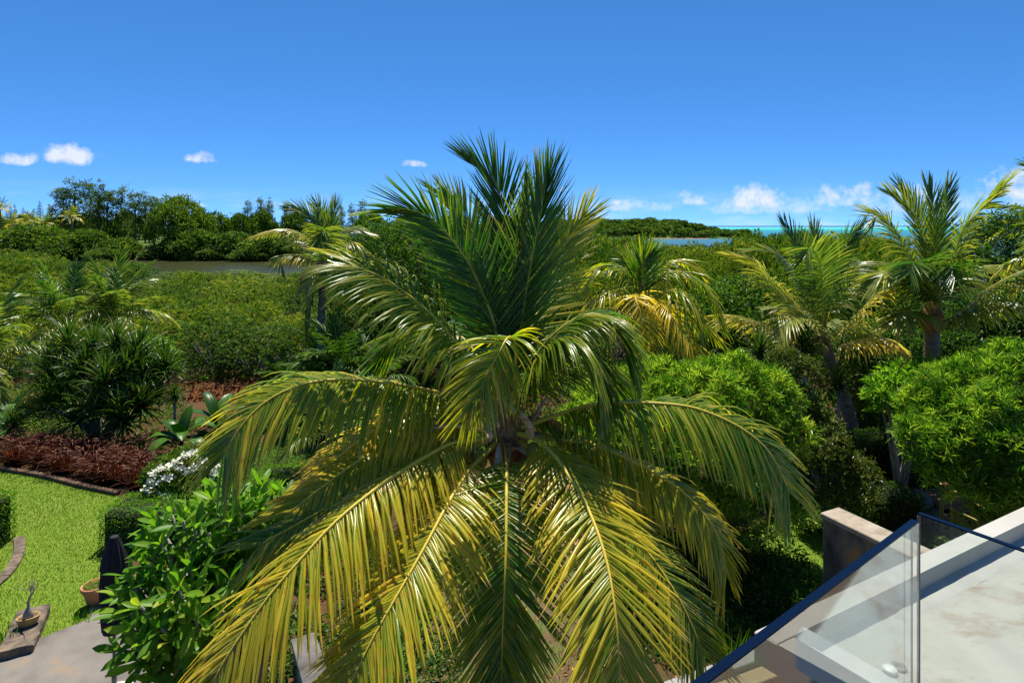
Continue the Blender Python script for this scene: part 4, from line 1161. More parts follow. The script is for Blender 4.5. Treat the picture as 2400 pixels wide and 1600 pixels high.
for k, (px, top, lab) in enumerate([(580, 478, 'dark casuarina on the skyline left of the slim tall palm'), (611, 473, 'tallest skyline casuarina left of the slim tall palm'), (630, 474, 'skyline casuarina next to the tallest one by the slim palm'), (672, 484, 'lone skyline casuarina just left of the slim palm crown'),
                                    (800, 488, 'skyline casuarina right of the slim palm crown'), (848, 478, 'dark skyline casuarina above the small far house'), (825, 486, 'small skyline casuarina left of the far house')]):
    c_ = P(px, 570, 205 + k * 2); h = (570 - top) / F * c_.y
    tag(inst('casuarina_tree', CAS[(k + 1) % 4], None, c_, k * 2.1, (h * .85, h * .85, h)), lab, 'casuarina', 'skyline casuarinas by the slim palm')

far_tree('rain_tree', 'large round yellow-green tree on the far bank', 418, 476, 596, 176, 165, dome_mesh(950, 1500, 9, lob=22, L=.06, W=.034, tint=(.55, .35), size=.3), 1)
for k, (px, top, w, lab) in enumerate([(505, 508, 90, 'green tree on the far bank right of the round tree'), (560, 512, 80, 'lower green tree on the far bank below the skyline casuarinas'), (615, 505, 90, 'leafy light green tree behind the far bank bushes'), (690, 510, 90, 'dark tree behind the slim tall palm on the far bank'),
                                       (760, 505, 90, 'dark tree on the far bank right of the slim tall palm'), (870, 512, 110, 'dark tree on the far bank beside the small house'), (960, 512, 120, 'far bank tree seen left of the upright fronds'),
                                       (60, 515, 110, 'tree on the far bank under the three small pines'), (-30, 505, 110, 'tree on the far bank cut by the left edge'), (130, 520, 90, 'low tree left of the tall casuarinas on the far bank'), (215, 515, 100, 'leafy tree at the feet of the tall casuarinas'), (300, 510, 100, 'leafy tree under the right end of the casuarina row'),
                                       (1060, 516, 140, 'far tree behind the left upright frond'), (1180, 518, 140, 'far tree behind the heart of the big palm'), (1300, 520, 120, 'far tree behind the right upright frond')]):
    y = 192 + (k % 4) * 6 + (60 if k > 11 else 0)
    far_tree('bank_tree', lab, px, top, 590, y, w, DOME[(k + 1) % 4], k + .4, 'tree', 'trees behind the far river bank')

def pine_mesh(seed):
    r_ = rng(seed); mb_ = MB()
    mb_.tube([(0, 0, 0), (0, 0, 1)], [.012, .002], 5, 1)
    for k in range(15):
        z = .12 + .86 * k / 15; rad = .2 * (1 - z) ** 1.1 + .004
        n = 9
        a = np.arange(n) * 2 * math.pi / n + k * .7
        for a_ in a:
            q = np.linspace(.15, 1, 5)
            p = np.stack([np.cos(a_) * rad * q, np.sin(a_) * rad * q, z + rad * .35 * q ** 2 - .004 + q * 0], 1)
            mb_.leaves(np.repeat(p, 2, 0), norm(np.repeat(np.array([[math.cos(a_), math.sin(a_), .5]]), 10, 0) + rdir(r_, 10) * .7), rdir(r_, 10), .012 + .035 * (1 - z), .016, r_.uniform(0, .4, 10))
    return mb_.mesh('norfolk_pine', [M['casuarina'], M['bark']])
PINE = pine_mesh(960)
for k, (px, top, lab) in enumerate([(93, 467, 'tallest pointed Norfolk pine standing alone on the far skyline'), (34, 475, 'pointed Norfolk pine, taller of the pair near the left edge'), (24, 481, 'pointed Norfolk pine, shorter of the pair near the left edge'), (54, 484, 'small pointed Norfolk pine between the pair and the lone pine'), (15, 490, 'smallest Norfolk pine close to the left edge')]):
    c_ = P(px, 530, 240); h = (530 - top) / F * 240
    tag(inst('norfolk_pine', PINE, None, c_, k, (h * 1.1, h * 1.1, h)), lab, 'pine', 'Norfolk pines on the far skyline')
tag(inst('casuarina_tree', CAS[2], None, P(116, 520, 240), 2, (5, 5, 6.5)), 'small odd flat-topped tree right of the lone Norfolk pine', 'tree')

FSF = frond_set(4.2, 16, 2, .16, 1.1, PM, 580, .42)
for k, (px, py, lab) in enumerate([(168, 512, 'far palm in front of the casuarinas across the river'), (70, 520, 'far palm below the small Norfolk pines'), (110, 528, 'far palm between the pines and the casuarinas'), (0, 492, 'far palm cut by the left edge above the river'), (30, 525, 'far palm near the left edge across the river'), (140, 540, 'low far palm left of the casuarina palm'), (48, 545, 'lowest far palm near the left edge')]):
    c_ = P(px, py, 176 + k)
    auto_palm('far_palm', lab, c_, (c_.x, c_.y, float(height(c_.x, c_.y))), FSF, (2, 2, 3, 4, 3, 1, 2), 980 + k, .95, .3, .22, 'palms across the river')

# small house across the river
M['house_wall'] = surf('pale_house_wall', [(.5, .47, .42), (.6, .57, .52)], .5, .8, 0)
M['roof_grey'] = surf('grey_roof', [(.34, .31, .31), (.45, .42, .42)], 1, .7, 0)
M['roof_red'] = surf('red_roof', [(.32, .12, .06), (.42, .18, .09)], 1, .8, 0)
M['dark_glass'] = surf('dark_window', [(.02, .022, .025), (.03, .03, .035)], 1, .15, 0, spec=.6)
c_ = P(846, 556, 188)
e = empty('far_house', c_, 'small pale house with a grey hipped roof across the river', 'house')
mb = MB(); mb.box((0, 0, 0), (2.6, 2.2, 1.3)); mb.build('wall', M['house_wall'], e)
mb = MB(); mb.add([(-3, -2.6, 1.3), (3, -2.6, 1.3), (3, 2.6, 1.3), (-3, 2.6, 1.3), (-1, 0, 2.9), (1, 0, 2.9)], [(0, 1, 5, 4), (2, 3, 4, 5), (1, 2, 5), (3, 0, 4), (3, 2, 1, 0)]); mb.build('roof', M['roof_grey'], e)
for dx in (-1.2, 1.2):
    mb = MB(); mb.box((dx, -2.22, .2), (.5, .04, .6)); mb.build('window', M['dark_glass'], e)
c_ = P(880, 560, 184)
e = empty('far_house', c_, 'low house with a rusty red roof right of the grey-roofed one', 'house')
mb = MB(); mb.box((0, 0, 0), (2.8, 2, 1.0)); mb.build('wall', M['house_wall'], e)
mb = MB(); mb.add([(-3.2, -2.4, 1), (3.2, -2.4, 1), (3.2, 2.4, 1), (-3.2, 2.4, 1), (-3.2, 0, 2.1), (3.2, 0, 2.1)], [(0, 1, 5, 4), (2, 3, 4, 5), (1, 2, 5), (3, 0, 4)]); mb.build('roof', M['roof_red'], e)

# the wooded point across the bay
rr = random.Random(31)
for k in range(215):
    px = rr.uniform(1170, 1756)
    y = rr.uniform(437, 540)
    x = (px - CX) / F * y
    gz = float(height(x, y))
    if gz < WATER + .1:
        continue
    s = rr.uniform(6, 9.5) * (1 if px < 1600 else .8)
    o_ = inst('point_tree', DOMEL[k % 4], None, (x, y, gz - .3), rr.uniform(0, 6), (s, s, s * rr.uniform(.75, 1.0)))
    tag(o_, 'low rounded tree in the wood covering the point across the bay', 'tree', 'trees on the wooded point')
for k, (px, top, lab) in enumerate([(1490, 517, 'feathery tree standing above the wood on the point, leftmost of three'), (1529, 516, 'rounded tree standing above the wood on the point, middle of three'), (1563, 518, 'dark rounded tree standing above the wood on the point, last of three')]):
    far_tree('point_tree', lab, px, top, 545, 500, 34, DOMEL[k], k, 'tree', 'tall trees on the point')
M['rock'] = surf('grey_rock', [(.05, .045, .04), (.12, .11, .10), (.2, .18, .16)], 2, .9, .6, .05)
M['red_sand'] = surf('red_shore', [(.20, .09, .05), (.32, .16, .09)], .3, .9, .2)

def rock_mesh(seed, n=9):
    r_ = rng(seed)
    v, f = [], []
    K = 6
    for i in range(K + 1):
        ph = math.pi * i / K
        for j in range(n):
            th = 2 * math.pi * j / n
            k = 1 + r_.normal(0, .1)
            v.append((math.sin(ph) * math.cos(th) * k, math.sin(ph) * math.sin(th) * k, math.cos(ph) * k * .8))
    f = [(i * n + j, i * n + (j + 1) % n, (i + 1) * n + (j + 1) % n, (i + 1) * n + j) for i in range(K) for j in range(n)]
    mb_ = MB(); mb_.add(v, f)
    return mb_
mb = MB()
mb.sheet([[P(px, 561.5, 425) + Vector((0, 0, -.6)), P(px, 558.5, 429) + Vector((0, 0, .0))] for px in np.linspace(1500, 1660, 20)])
tag(mb.build('shore', M['red_sand']), 'thin strip of red sand along the point', None, None, 'structure')
e = empty('stone_jetty', P(1494, 562, 415), 'short stone jetty reaching into the bay from the point', 'jetty')
r = rng(77)
for k in range(16):
    q = P(1484 + k * 1.9, 561 + r.uniform(-1, 1), 415 + r.uniform(-2, 2)) - Vector(e.location)
    inst('rock', rock_mesh(1000 + k % 4).mesh('rock', M['rock'], smooth=False) if k < 4 else bpy.data.meshes['rock'], e, q, k, (r.uniform(.8, 1.6), 1.2, 1.3 - k * .05))

# ------------------------------------------------------------------ garden on the left
# screw pine: leaning stems carrying heads of strap leaves
def strap_head(seed, n=110, L=1.1, W=.055, mat='pandanus'):
    r_ = rng(seed); mb_ = MB()
    for i in range(n):
        u = i / n
        a = i * 2.399
        e0 = R(88 - 95 * u ** 1.1 + r_.normal(0, 6)); l = L * r_.uniform(.75, 1.1) * (.7 + .3 * math.sin(math.pi * min(u + .2, 1)))
        hd = np.array([math.cos(a), math.sin(a), 0])
        p = np.array([0, 0, .1 - .22 * u]); pts = [p]
        for j in range(5):
            ee = e0 - (j / 5) ** 1.5 * (.5 + u * .9)
            p = p + (hd * math.cos(ee) + UPV * math.sin(ee)) * l / 5
            pts.append(p)
        pts = np.array(pts); s = np.cross(hd, UPV)
        w = W * np.array([.8, 1, 1, .8, .5, .05])
        up_ = norm(np.cross(s, norm(np.gradient(pts, axis=0))))
        V_ = np.stack([pts + s * w[:, None] * .5 + up_ * w[:, None] * .3, pts, pts - s * w[:, None] * .5 + up_ * w[:, None] * .3], 1).reshape(-1, 3)
        f_ = []
        for j in range(5):
            b_ = j * 3
            f_ += [(b_, b_ + 1, b_ + 4, b_ + 3), (b_ + 1, b_ + 2, b_ + 5, b_ + 4)]
        uv = [(x, j / 5) for j in range(6) for x in (0, .5, 1)]
        mb_.add(V_, f_, np.clip(.3 + r_.normal(0, .15) + (.4 if r_.random() < .05 else 0) + .15 * (1 - u), 0, 1), uv)
    return mb_.mesh('leaf_head', M[mat], smooth=True)
HEADS = [strap_head(1100 + k) for k in range(3)]
foot = G(235, 1030)
e = empty('screw_pine', foot, 'large dark screw pine with drooping heads of strap leaves behind the purple grass', 'screw pine')
r = rng(6); mb = MB()
HP = [(190, 875, 19.5), (270, 815, 19.9), (225, 965, 18.9), (340, 885, 19.6), (150, 935, 19.3), (330, 955, 19.1), (290, 890, 19.2), (215, 830, 20), (120, 880, 20), (370, 925, 20), (180, 985, 18.9), (250, 905, 18.8), (310, 840, 19.8), (160, 820, 20.2), (390, 870, 20.2), (110, 950, 19.4), (290, 990, 18.7)]
for k, (px, py, y) in enumerate(HP):
    c_ = P(px, py, y); q = Vector(foot) + Vector((r.normal(0, .12), r.normal(0, .1), 0))
    mb.tube([q, q.lerp(c_, .4) + Vector((0, 0, .15)), c_], [.08, .06, .045], 6)
    inst('leaf_head', HEADS[k % 3], e, c_ - Vector(foot), k * 1.3, r.uniform(1.05, 1.3), (r.normal(0, .2), r.normal(0, .2), k * 1.3))
for k in range(7):
    a = k * .9
    q = Vector(foot) + Vector((math.cos(a) * .35, math.sin(a) * .35, 0))
    mb.tube([q, Vector(foot) + Vector((0, 0, .8))], [.025, .025], 5)
mb.build('trunk', M['bark_pale'], e, foot, True)
for k, (px, py, y, s, lab) in enumerate([(1780, 830, 16.5, .8, 'small screw pine at the foot of the leaning palm, nearer the big palm'), (1885, 815, 17, .85, 'small screw pine beside the trunk of the leaning palm'), (1965, 905, 17, .75, 'spiky plant half shaded behind the leaning palm trunk'), (410, 935, 19.5, .6, 'small spiky plant right of the large screw pine'), (30, 1000, 19, .7, 'spiky plant in the bed at the left edge')]):
    c_ = P(px, py, y)
    e = empty('spiky_plant', (c_.x, c_.y, 0), lab, 'plant', 'spiky strap-leaved plants')
    mb = MB(); mb.tube([(c_.x, c_.y, -.02), c_], [.06, .045], 6); mb.build('trunk', M['bark_pale'], e, (c_.x, c_.y, 0), True)
    inst('leaf_head', HEADS[k % 3], e, (0, 0, c_.z), k, s)

# banana plants: each leaf a part
def banana(label, foot, leaves_, seed, L=1.2, W=.38):
    r_ = rng(seed)
    e_ = empty('banana_plant', foot, label, 'banana plant')
    mb_ = MB(); mb_.tube([Vector(foot), Vector(foot) + Vector((0, 0, .25)), Vector(foot) + Vector((.03, 0, .5))], [.09, .07, .04], 8); mb_.build('stem', M['banana'], e_, foot, True)
    for (a, el_, bend) in leaves_:
        a = R(a); p = Vector(foot) + Vector((0, 0, .3)); pts = [p]; l = L * r_.uniform(.85, 1.15)
        for j in range(6):
            ee = R(el_ - bend * (j / 5) ** 1.4)
            p = p + Vector((math.cos(a) * math.cos(ee), math.sin(a) * math.cos(ee), math.sin(ee))) * l / 6
            pts.append(p)
        b_ = blade_shape(pts, W, .12, .004, 12, ([0, .15, .22, .5, .85, 1], [.06, .08, .75, 1, .75, .08]))
        b_.t = [np.full(len(q), float(np.clip(r_.normal(.4, .2), 0, 1))) for q in b_.t]
        b_.build('leaf', M['banana'], e_, foot, True)
banana('banana plant with broad paddle leaves right of the screw pine', G(425, 1062), [(200, 48, 110), (160, 66, 70), (80, 78, 30), (250, 38, 100), (300, 60, 90), (20, 62, 110), (225, 20, 80), (335, 35, 100), (120, 50, 90), (275, 75, 60)], 1, 1.25, .42)
banana('banana plant with torn leaves behind the arching frond', G(505, 1010), [(200, 50, 70), (140, 66, 50), (80, 60, 50), (260, 40, 60), (320, 60, 60), (20, 45, 70)], 2, 1.2, .4)
banana('banana plant at the left edge beside the screw pine', G(22, 1012), [(60, 78, 40), (140, 60, 60), (250, 45, 60), (330, 50, 60), (20, 70, 50), (190, 40, 60)], 3, 1.25, .42)
banana('second banana plant at the left edge, nearer the purple grass', G(-10, 1045), [(30, 60, 60), (100, 65, 60), (320, 40, 60), (260, 50, 60)], 4, 1.15, .4)

# purple fountain grass
def tuft_mesh(seed):
    r_ = rng(seed); mb_ = MB()
    n = 240
    a = r_.uniform(0, 6.28, n); sp_ = np.abs(r_.normal(0, .5, n))
    for i in range(n):
        h = r_.uniform(.45, .8); hd = np.array([math.cos(a[i]), math.sin(a[i]), 0]); s = np.cross(hd, UPV)
        b0 = np.array([r_.normal(0, .08), r_.normal(0, .08), 0])
        pts = np.stack([b0 + hd * h * sp_[i] * q ** 1.6 + UPV * h * (q - .35 * sp_[i] * q ** 3) for q in (0, .4, .75, 1)])
        w = np.array([.01, .012, .009, .001])[:, None]
        V_ = np.concatenate([pts + s * w, pts - s * w])
        mb_.add(V_, [(j, j + 1, 5 + j, 4 + j) for j in range(3)], np.clip(r_.normal(.35, .25), 0, 1))
    for i in range(15):
        aa = r_.uniform(0, 6.28); hd = np.array([math.cos(aa), math.sin(aa), 0]); h = r_.uniform(.7, 1.0); k = r_.uniform(.2, .7)
        pts = np.stack([hd * h * k * q ** 2 + UPV * h * (q - .18 * k * q ** 4) for q in np.linspace(0, 1, 6)])
        e_ = pts[-1]
        d = norm(hd * 1.0 + UPV * .1)
        ext = np.stack([e_, e_ + d * .07 + UPV * .025, e_ + d * .14 + UPV * .02, e_ + d * .2 - UPV * .02])
        mb_.tube(pts, [.004] * 6, 3, 0, .5, False)
        mb_.tube(ext, [.006, .013, .011, .002], 5, 1, r_.random(), False)
    return mb_.mesh('fountain_grass', [M['purple'], M['plume']])
TUFT = [tuft_mesh(1200 + k) for k in range(3)]
rr = random.Random(4)
EDGE = [G(-70, 1086), G(0, 1097), G(100, 1113), G(180, 1134), G(270, 1150), G(345, 1150)]
pl, ln = catmull(EDGE, 60)
cnt = 0
for row in range(3):
    for k in range(15):
        q = pl[int((k + .5) / 15 * 59)]
        x = q[0] + .25 + rr.uniform(-.18, .18) + row * .12; y = q[1] + .3 + row * .38 + rr.uniform(-.15, .15)
        if row > 1 and k < 2: continue
        o_ = inst('fountain_grass', TUFT[cnt % 3], None, (x, y, 0), rr.uniform(0, 6.28), (.95, .95, rr.uniform(.68, .95)))
        tag(o_, 'tuft of purple fountain grass in the bed along the lawn', 'grass tuft', 'purple fountain grass bed'); cnt += 1

M['old_wood'] = surf('weathered_timber', [(.035, .028, .022), (.085, .065, .048), (.16, .12, .085), (.22, .15, .08)], 5, .9, .7, .015, vec_scale=(1, 1, 1), bscale=22)
M['edging_wood'] = surf('brown_edging_timber', [(.05, .03, .018), (.11, .065, .038), (.17, .105, .06)], 6, .9, .5, .01)
pe, ln = catmull([G(-40, 1094), G(0, 1101), G(100, 1118), G(180, 1139), G(262, 1157), G(276, 1160)], 40)
e = empty('bed_edging', tuple(pe[20]), 'brown timber edging between the lawn and the purple grass bed', 'edging')
for k in range(13):
    a, b_ = pe[k * 3], pe[min(k * 3 + 3, 39)]
    d = norm(b_ - a); L_ = np.linalg.norm(b_ - a)
    mb = MB(); mb.box((a + b_) / 2 + np.array([0, 0, .05]), (L_ / 2 - .006, .07, .05), (d, np.cross(UPV, d), UPV), .01)
    mb.build('timber', M['edging_wood'], e, tuple(pe[20]))
pe, ln = catmull([G(44, 1262), G(46, 1290), G(34, 1322), G(12, 1352), G(-20, 1380)], 13)
e = empty('bed_edging', tuple(pe[5]), 'short curved timber edging at the foot of the hedge at the left edge', 'edging')
for k in range(6):
    a, b_ = pe[k * 2], pe[k * 2 + 2]
    d = norm(b_ - a); L_ = np.linalg.norm(b_ - a)
    mb = MB(); mb.box((a + b_) / 2 + np.array([0, 0, .03]), (L_ / 2 - .005, .1, .03), (d, np.cross(UPV, d), UPV), .01)
    mb.build('timber', M['old_wood'], e, tuple(pe[5]))

# clipped hedges: a twiggy core and a skin of small leaves
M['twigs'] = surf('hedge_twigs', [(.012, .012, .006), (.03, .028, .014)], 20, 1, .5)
def hedge(label, c, half, seed, n=9000, rz=0.0, mat='hedge', L=.045, rnd=.12, name='hedge'):
    r_ = rng(seed)
    e_ = empty(name, (c[0], c[1], 0), label, 'hedge')
    hx, hy, hz = half
    ar = np.array([hy * hz, hy * hz, hx * hz, hx * hz, hx * hy * 1.2]); f_ = r_.choice(5, n, p=ar / ar.sum())
    q = r_.uniform(-1, 1, (n, 3))
    nn = np.zeros((n, 3))
    for k, (ax, sg) in enumerate([(0, -1), (0, 1), (1, -1), (1, 1), (2, 1)]):
        q[f_ == k, ax] = sg; nn[f_ == k, ax] = sg
    ex = np.clip(np.abs(q) - (1 - rnd), 0, None)
    p = q * np.array(half)
    rd = np.linalg.norm(ex * (np.abs(nn) < .5) / rnd, axis=1) ** 2
    p -= nn * (rd[:, None] * .06)
    lump = .03 * np.sin(q[:, :1] * 7 + 1) * np.sin(q[:, 1:2] * 6) + r_.normal(0, .018, (n, 1))
    p += nn * lump
    p[:, 2] += hz
    mb_ = MB()
    mb_.leaves(p, norm(nn * .7 + rdir(r_, n)), norm(nn + rdir(r_, n) * .8), L * r_.uniform(.7, 1.3, n), L * .55, np.clip(r_.normal(.4, .22, n), 0, 1))
    o1 = mb_.build('foliage', M[mat], e_); o1['kind'] = 'stuff'
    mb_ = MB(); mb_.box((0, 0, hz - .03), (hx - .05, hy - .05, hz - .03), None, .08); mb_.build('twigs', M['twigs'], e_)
    e_.rotation_euler[2] = rz
    return e_
hedge('clipped box hedge behind the closed black parasol', (-7.55, 13.35), (1.35, .5, .43), 1, 9000)
hedge('clipped box hedge cut by the left edge beside the lawn', (-12.6, 12.85), (1.45, .62, .53), 2, 10000)
hedge('clipped hedge block between the plumeria and the big palm', (-5.45, 14.5), (.75, .6, .5), 3, 6000)
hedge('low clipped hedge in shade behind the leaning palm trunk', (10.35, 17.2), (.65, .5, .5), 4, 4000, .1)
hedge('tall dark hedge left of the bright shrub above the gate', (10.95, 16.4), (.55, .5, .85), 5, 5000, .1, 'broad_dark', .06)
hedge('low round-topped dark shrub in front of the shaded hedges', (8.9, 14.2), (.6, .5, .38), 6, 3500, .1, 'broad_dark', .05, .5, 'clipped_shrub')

# white-flowering shrub
r = rng(15)
LW = [cl(380, 1120, 14.3, 36, 40), cl(430, 1095, 14.6, 40, 36), cl(480, 1110, 14.6, 36, 30), cl(370, 1170, 13.9, 34, 30), cl(440, 1150, 14.2, 40, 30)]
e = tree('white_flower_shrub', 'shrub covered in white blossom behind the plumeria', (P(410, 1100, 14.6).x, 14.7, 0), LW, 420, 9, .1, .13, .04, 'broad_mid', (.5, .3), .04, 720, cat='shrub', rosette=True)
org = tuple(e.location)
for k, (px, py) in enumerate([(384, 1096), (410, 1084), (436, 1070), (452, 1062), (478, 1080), (502, 1094), (446, 1104), (398, 1120), (362, 1108), (354, 1150), (348, 1178), (376, 1166), (396, 1164), (360, 1130), (462, 1092), (424, 1098), (500, 1112), (352, 1194)]):
    mb = MB(); n = 30
    c_ = np.array(P(px, py, 13.6 + (1180 - py) * .004)); p = c_ + r.normal(size=(n, 3)) * np.array([.065, .06, .03])
    mb.leaves(p, norm(rdir(r, n) + np.array([0, -.3, .4])), norm(rdir(r, n) * .6 + np.array([0, -.2, 1])), .085, .075, r.random(n), 0, .1)
    o_ = mb.build('blossom_cluster', M['flower'], e, org); o_['kind'] = 'stuff'

def undergrowth(name, label, areas, n, mat, L, W, h, seed, tint=(.4, .3), cat='ground cover'):
    r_ = rng(seed); mb_ = MB()
    for (cx_, cy_, rx, ry) in areas:
        m_ = int(n * rx * ry)
        a = r_.uniform(0, 6.28, m_); d = np.sqrt(r_.random(m_))
        x = cx_ + np.cos(a) * d * rx; y = cy_ + np.sin(a) * d * ry
        lump = .55 + .45 * np.sin(x * 2.3 + y) * np.sin(y * 1.9 - x * .7)
        z = h * lump * r_.uniform(.25, 1, m_) * (1 - .5 * d ** 3)
        p = np.stack([x, y, z], 1)
        mb_.leaves(p, norm(rdir(r_, m_) + np.array([0, 0, .25])), norm(rdir(r_, m_) * .6 + np.array([0, -.1, 1])), L * r_.uniform(.6, 1.3, m_), W * r_.uniform(.7, 1.2, m_), np.clip(r_.normal(*tint, m_), 0, 1))
    return tag(mb_.build(name, M[mat]), label, cat, None, 'stuff')
undergrowth('ground_cover', 'pale green creeping ground cover between the white blossom and the big palm', [(-7.6, 17.3, 2.6, 2.0), (-5.2, 17.4, 2.4, 2.2), (-9.4, 18.3, 1.5, 1.2)], 2600, 'ground_cover', .05, .04, .28, 1, (.5, .25))
undergrowth('ground_cover', 'mixed low plants around the screw pine and bananas', [(-13.5, 19.3, 2.2, 1.2), (-16.5, 19.5, 2.5, 1.6), (-11.5, 18.6, 1.5, .9), (-15.5, 22, 3.5, 2), (-11, 20.5, 1.4, 1.0), (-9.2, 21.3, 1.6, .9), (-18.5, 24.5, 3.4, 2.5)], 800, 'broad_mid', .10, .05, .5, 2, (.5, .3))
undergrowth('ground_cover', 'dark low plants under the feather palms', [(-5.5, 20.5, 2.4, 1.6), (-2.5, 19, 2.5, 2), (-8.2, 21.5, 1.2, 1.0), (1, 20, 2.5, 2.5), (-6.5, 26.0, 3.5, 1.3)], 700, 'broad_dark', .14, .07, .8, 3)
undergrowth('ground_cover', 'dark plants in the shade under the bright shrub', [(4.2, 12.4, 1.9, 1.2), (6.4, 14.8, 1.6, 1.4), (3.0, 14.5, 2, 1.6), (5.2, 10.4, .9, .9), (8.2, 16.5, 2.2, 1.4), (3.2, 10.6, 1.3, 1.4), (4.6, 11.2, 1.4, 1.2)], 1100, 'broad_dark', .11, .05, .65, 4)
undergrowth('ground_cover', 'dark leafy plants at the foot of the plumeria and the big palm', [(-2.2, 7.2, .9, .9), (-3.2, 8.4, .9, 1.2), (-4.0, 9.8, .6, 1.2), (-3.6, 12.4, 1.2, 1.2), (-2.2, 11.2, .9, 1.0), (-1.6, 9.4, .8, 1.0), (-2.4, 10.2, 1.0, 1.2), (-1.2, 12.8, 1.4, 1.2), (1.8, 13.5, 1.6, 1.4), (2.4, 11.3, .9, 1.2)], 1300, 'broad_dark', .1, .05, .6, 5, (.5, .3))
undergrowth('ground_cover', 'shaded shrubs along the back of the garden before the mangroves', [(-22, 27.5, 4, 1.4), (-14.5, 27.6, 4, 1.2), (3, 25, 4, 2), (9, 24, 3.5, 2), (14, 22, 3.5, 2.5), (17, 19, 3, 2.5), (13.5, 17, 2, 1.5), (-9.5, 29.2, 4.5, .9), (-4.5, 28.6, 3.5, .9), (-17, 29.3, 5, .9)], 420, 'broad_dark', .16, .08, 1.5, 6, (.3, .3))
undergrowth('leaf_litter', 'dry fallen leaves on the soil under the palms', [(2.8, 9.3, 1.5, 1.5), (4.5, 9.6, 1.3, 1.2), (0, 9, 2.5, 3), (8.4, 12.2, 2, 1.5), (9, 15, 2.5, 1.5), (-8.6, 26, 2, 1.4)], 90, 'litter', .09, .05, .03, 7, (.5, .35), 'leaf litter')
undergrowth('bare_bed', 'clods of bare red earth in the bed before the mangroves', [(-11.6, 25.8, 3.0, 2.2), (-8.4, 25.4, 2.2, 1.8)], 420, 'red_earth', .14, .12, .06, 8, (.4, .3), 'earth')

# ------------------------------------------------------------------ plumeria in front: big leaves one by one
def paddle(seed):
    r_ = rng(seed); mb_ = MB()
    k = 7
    y = np.linspace(0, 1, k)
    w = .14 * np.interp(y, [0, .08, .3, .62, .88, 1], [.06, .1, .62, 1, .62, .03])
    z = -.12 * y ** 2 + .02 * r_.normal()
    rows = [[(-w[i], y[i], z[i] + w[i] * .35), (0, y[i], z[i]), (w[i], y[i], z[i] + w[i] * .35)] for i in range(k)]
    uv = [(x, y[i]) for i in range(k) for x in (0, .5, 1)]
    mb_.sheet(rows, uv=uv, tint=float(np.clip(r_.normal(.5, .25), 0, 1)))
    return mb_.mesh('leaf', M['plumeria'], smooth=True)
PAD = [paddle(1300 + k) for k in range(10)]
foot = Vector((-3.1, 6.9, 0))
e = empty('plumeria_tree', foot, 'plumeria tree with large paddle leaves over the patio', 'tree')
r = rng(17)
heads = []
LP = [cl(375, 1390, 6.3, 85, 90), cl(455, 1270, 6.6, 105, 100), cl(560, 1210, 6.9, 110, 80), cl(655, 1230, 7.0, 75, 85), cl(480, 1400, 6.3, 150, 110), cl(365, 1480, 6.0, 75, 80), cl(600, 1340, 6.9, 90, 90), cl(500, 1500, 6.3, 90, 90), cl(390, 1560, 5.9, 60, 40), cl(300, 1450, 6.1, 35, 50)]
lob = np.array(LP)
mbt = MB()
pick = r.choice(len(lob), 1600, p=(lob[:, 3] ** 2) / (lob[:, 3] ** 2).sum())
for k in pick:
    d = rdir(r, 1)[0]; d[1] = -abs(d[1]) if r.random() < .65 else d[1]; d[2] = d[2] * .8 + .15
    q = lob[k, :3] + d * lob[k, 3:] * r.uniform(.8, 1.02)
    if all(np.linalg.norm(q - h[0]) > .13 for h in heads):
        heads.append((q, norm(d * .7 + np.array([0, 0, .75]))))
heads = heads[:240]
heads.sort(key=lambda h: h[0][1])
skel = [Vector(foot) + Vector(v) for v in ((0, 0, 0), (-.05, 0, .7), (.02, -.05, 1.3))]
mbt.tube(skel, [.09, .075, .06], 8)
lf_n = 0
rest = MB()
for (q, d) in heads:
    q = Vector(q); b0 = skel[2]
    m1 = b0.lerp(q, .5) + Vector((0, 0, -.1)); m2 = q - Vector(d) * .22
    mbt.tube([b0, m1, m2, q], [.035, .025, .017, .013], 6)
    ax = Vector(d)
    n = int(r.integers(7, 10))
    for j in range(n):
        a = j * 2.399 + r.uniform(0, .4); tilt = R(r.uniform(35, 95) if j > 2 else r.uniform(8, 35))
        qz = ax.to_track_quat('Z', 'Y')
        dr = qz @ Vector((math.cos(a) * math.sin(tilt), math.sin(a) * math.sin(tilt), math.cos(tilt)))
        dr = (dr + Vector((0, 0, -.12))).normalized()
        nz_ = (qz @ Vector((0, 0, 1)) - dr * dr.dot(qz @ Vector((0, 0, 1)))).normalized()
        xx = dr.cross(nz_)
        Rm = Matrix((xx, dr, nz_)).transposed()
        s = r.uniform(.2, .32) * (.75 if j < 2 else 1)
        pos = q + dr * .01 - ax * .012 * j
        me = PAD[int(r.integers(0, 10))]
        if lf_n < 298:
            o_ = bpy.data.objects.new('leaf', me); COL.objects.link(o_); o_.parent = e
            o_.matrix_local = Matrix.Translation(pos - foot) @ Rm.to_4x4() @ Matrix.Scale(s, 4)
            lf_n += 1
        else:
            vv = np.zeros(len(me.vertices) * 3); me.vertices.foreach_get('co', vv)
            vv = vv.reshape(-1, 3) * s @ np.array(Rm).T + np.array(pos)
            rest.add(vv, [(i * 3 + c2, i * 3 + c2 + 1, i * 3 + c2 + 4, i * 3 + c2 + 3) for i in range(6) for c2 in (0, 1)], float(np.clip(r.normal(.4, .22), 0, 1)), [(x, i / 6) for i in range(7) for x in (0, .5, 1)])
mbt.build('trunk', M['bark_pale'], e, foot, True)
o_ = rest.build('leaves', M['plumeria'], e, foot, True); o_['kind'] = 'stuff'
print('plumeria heads', len(heads), lf_n)

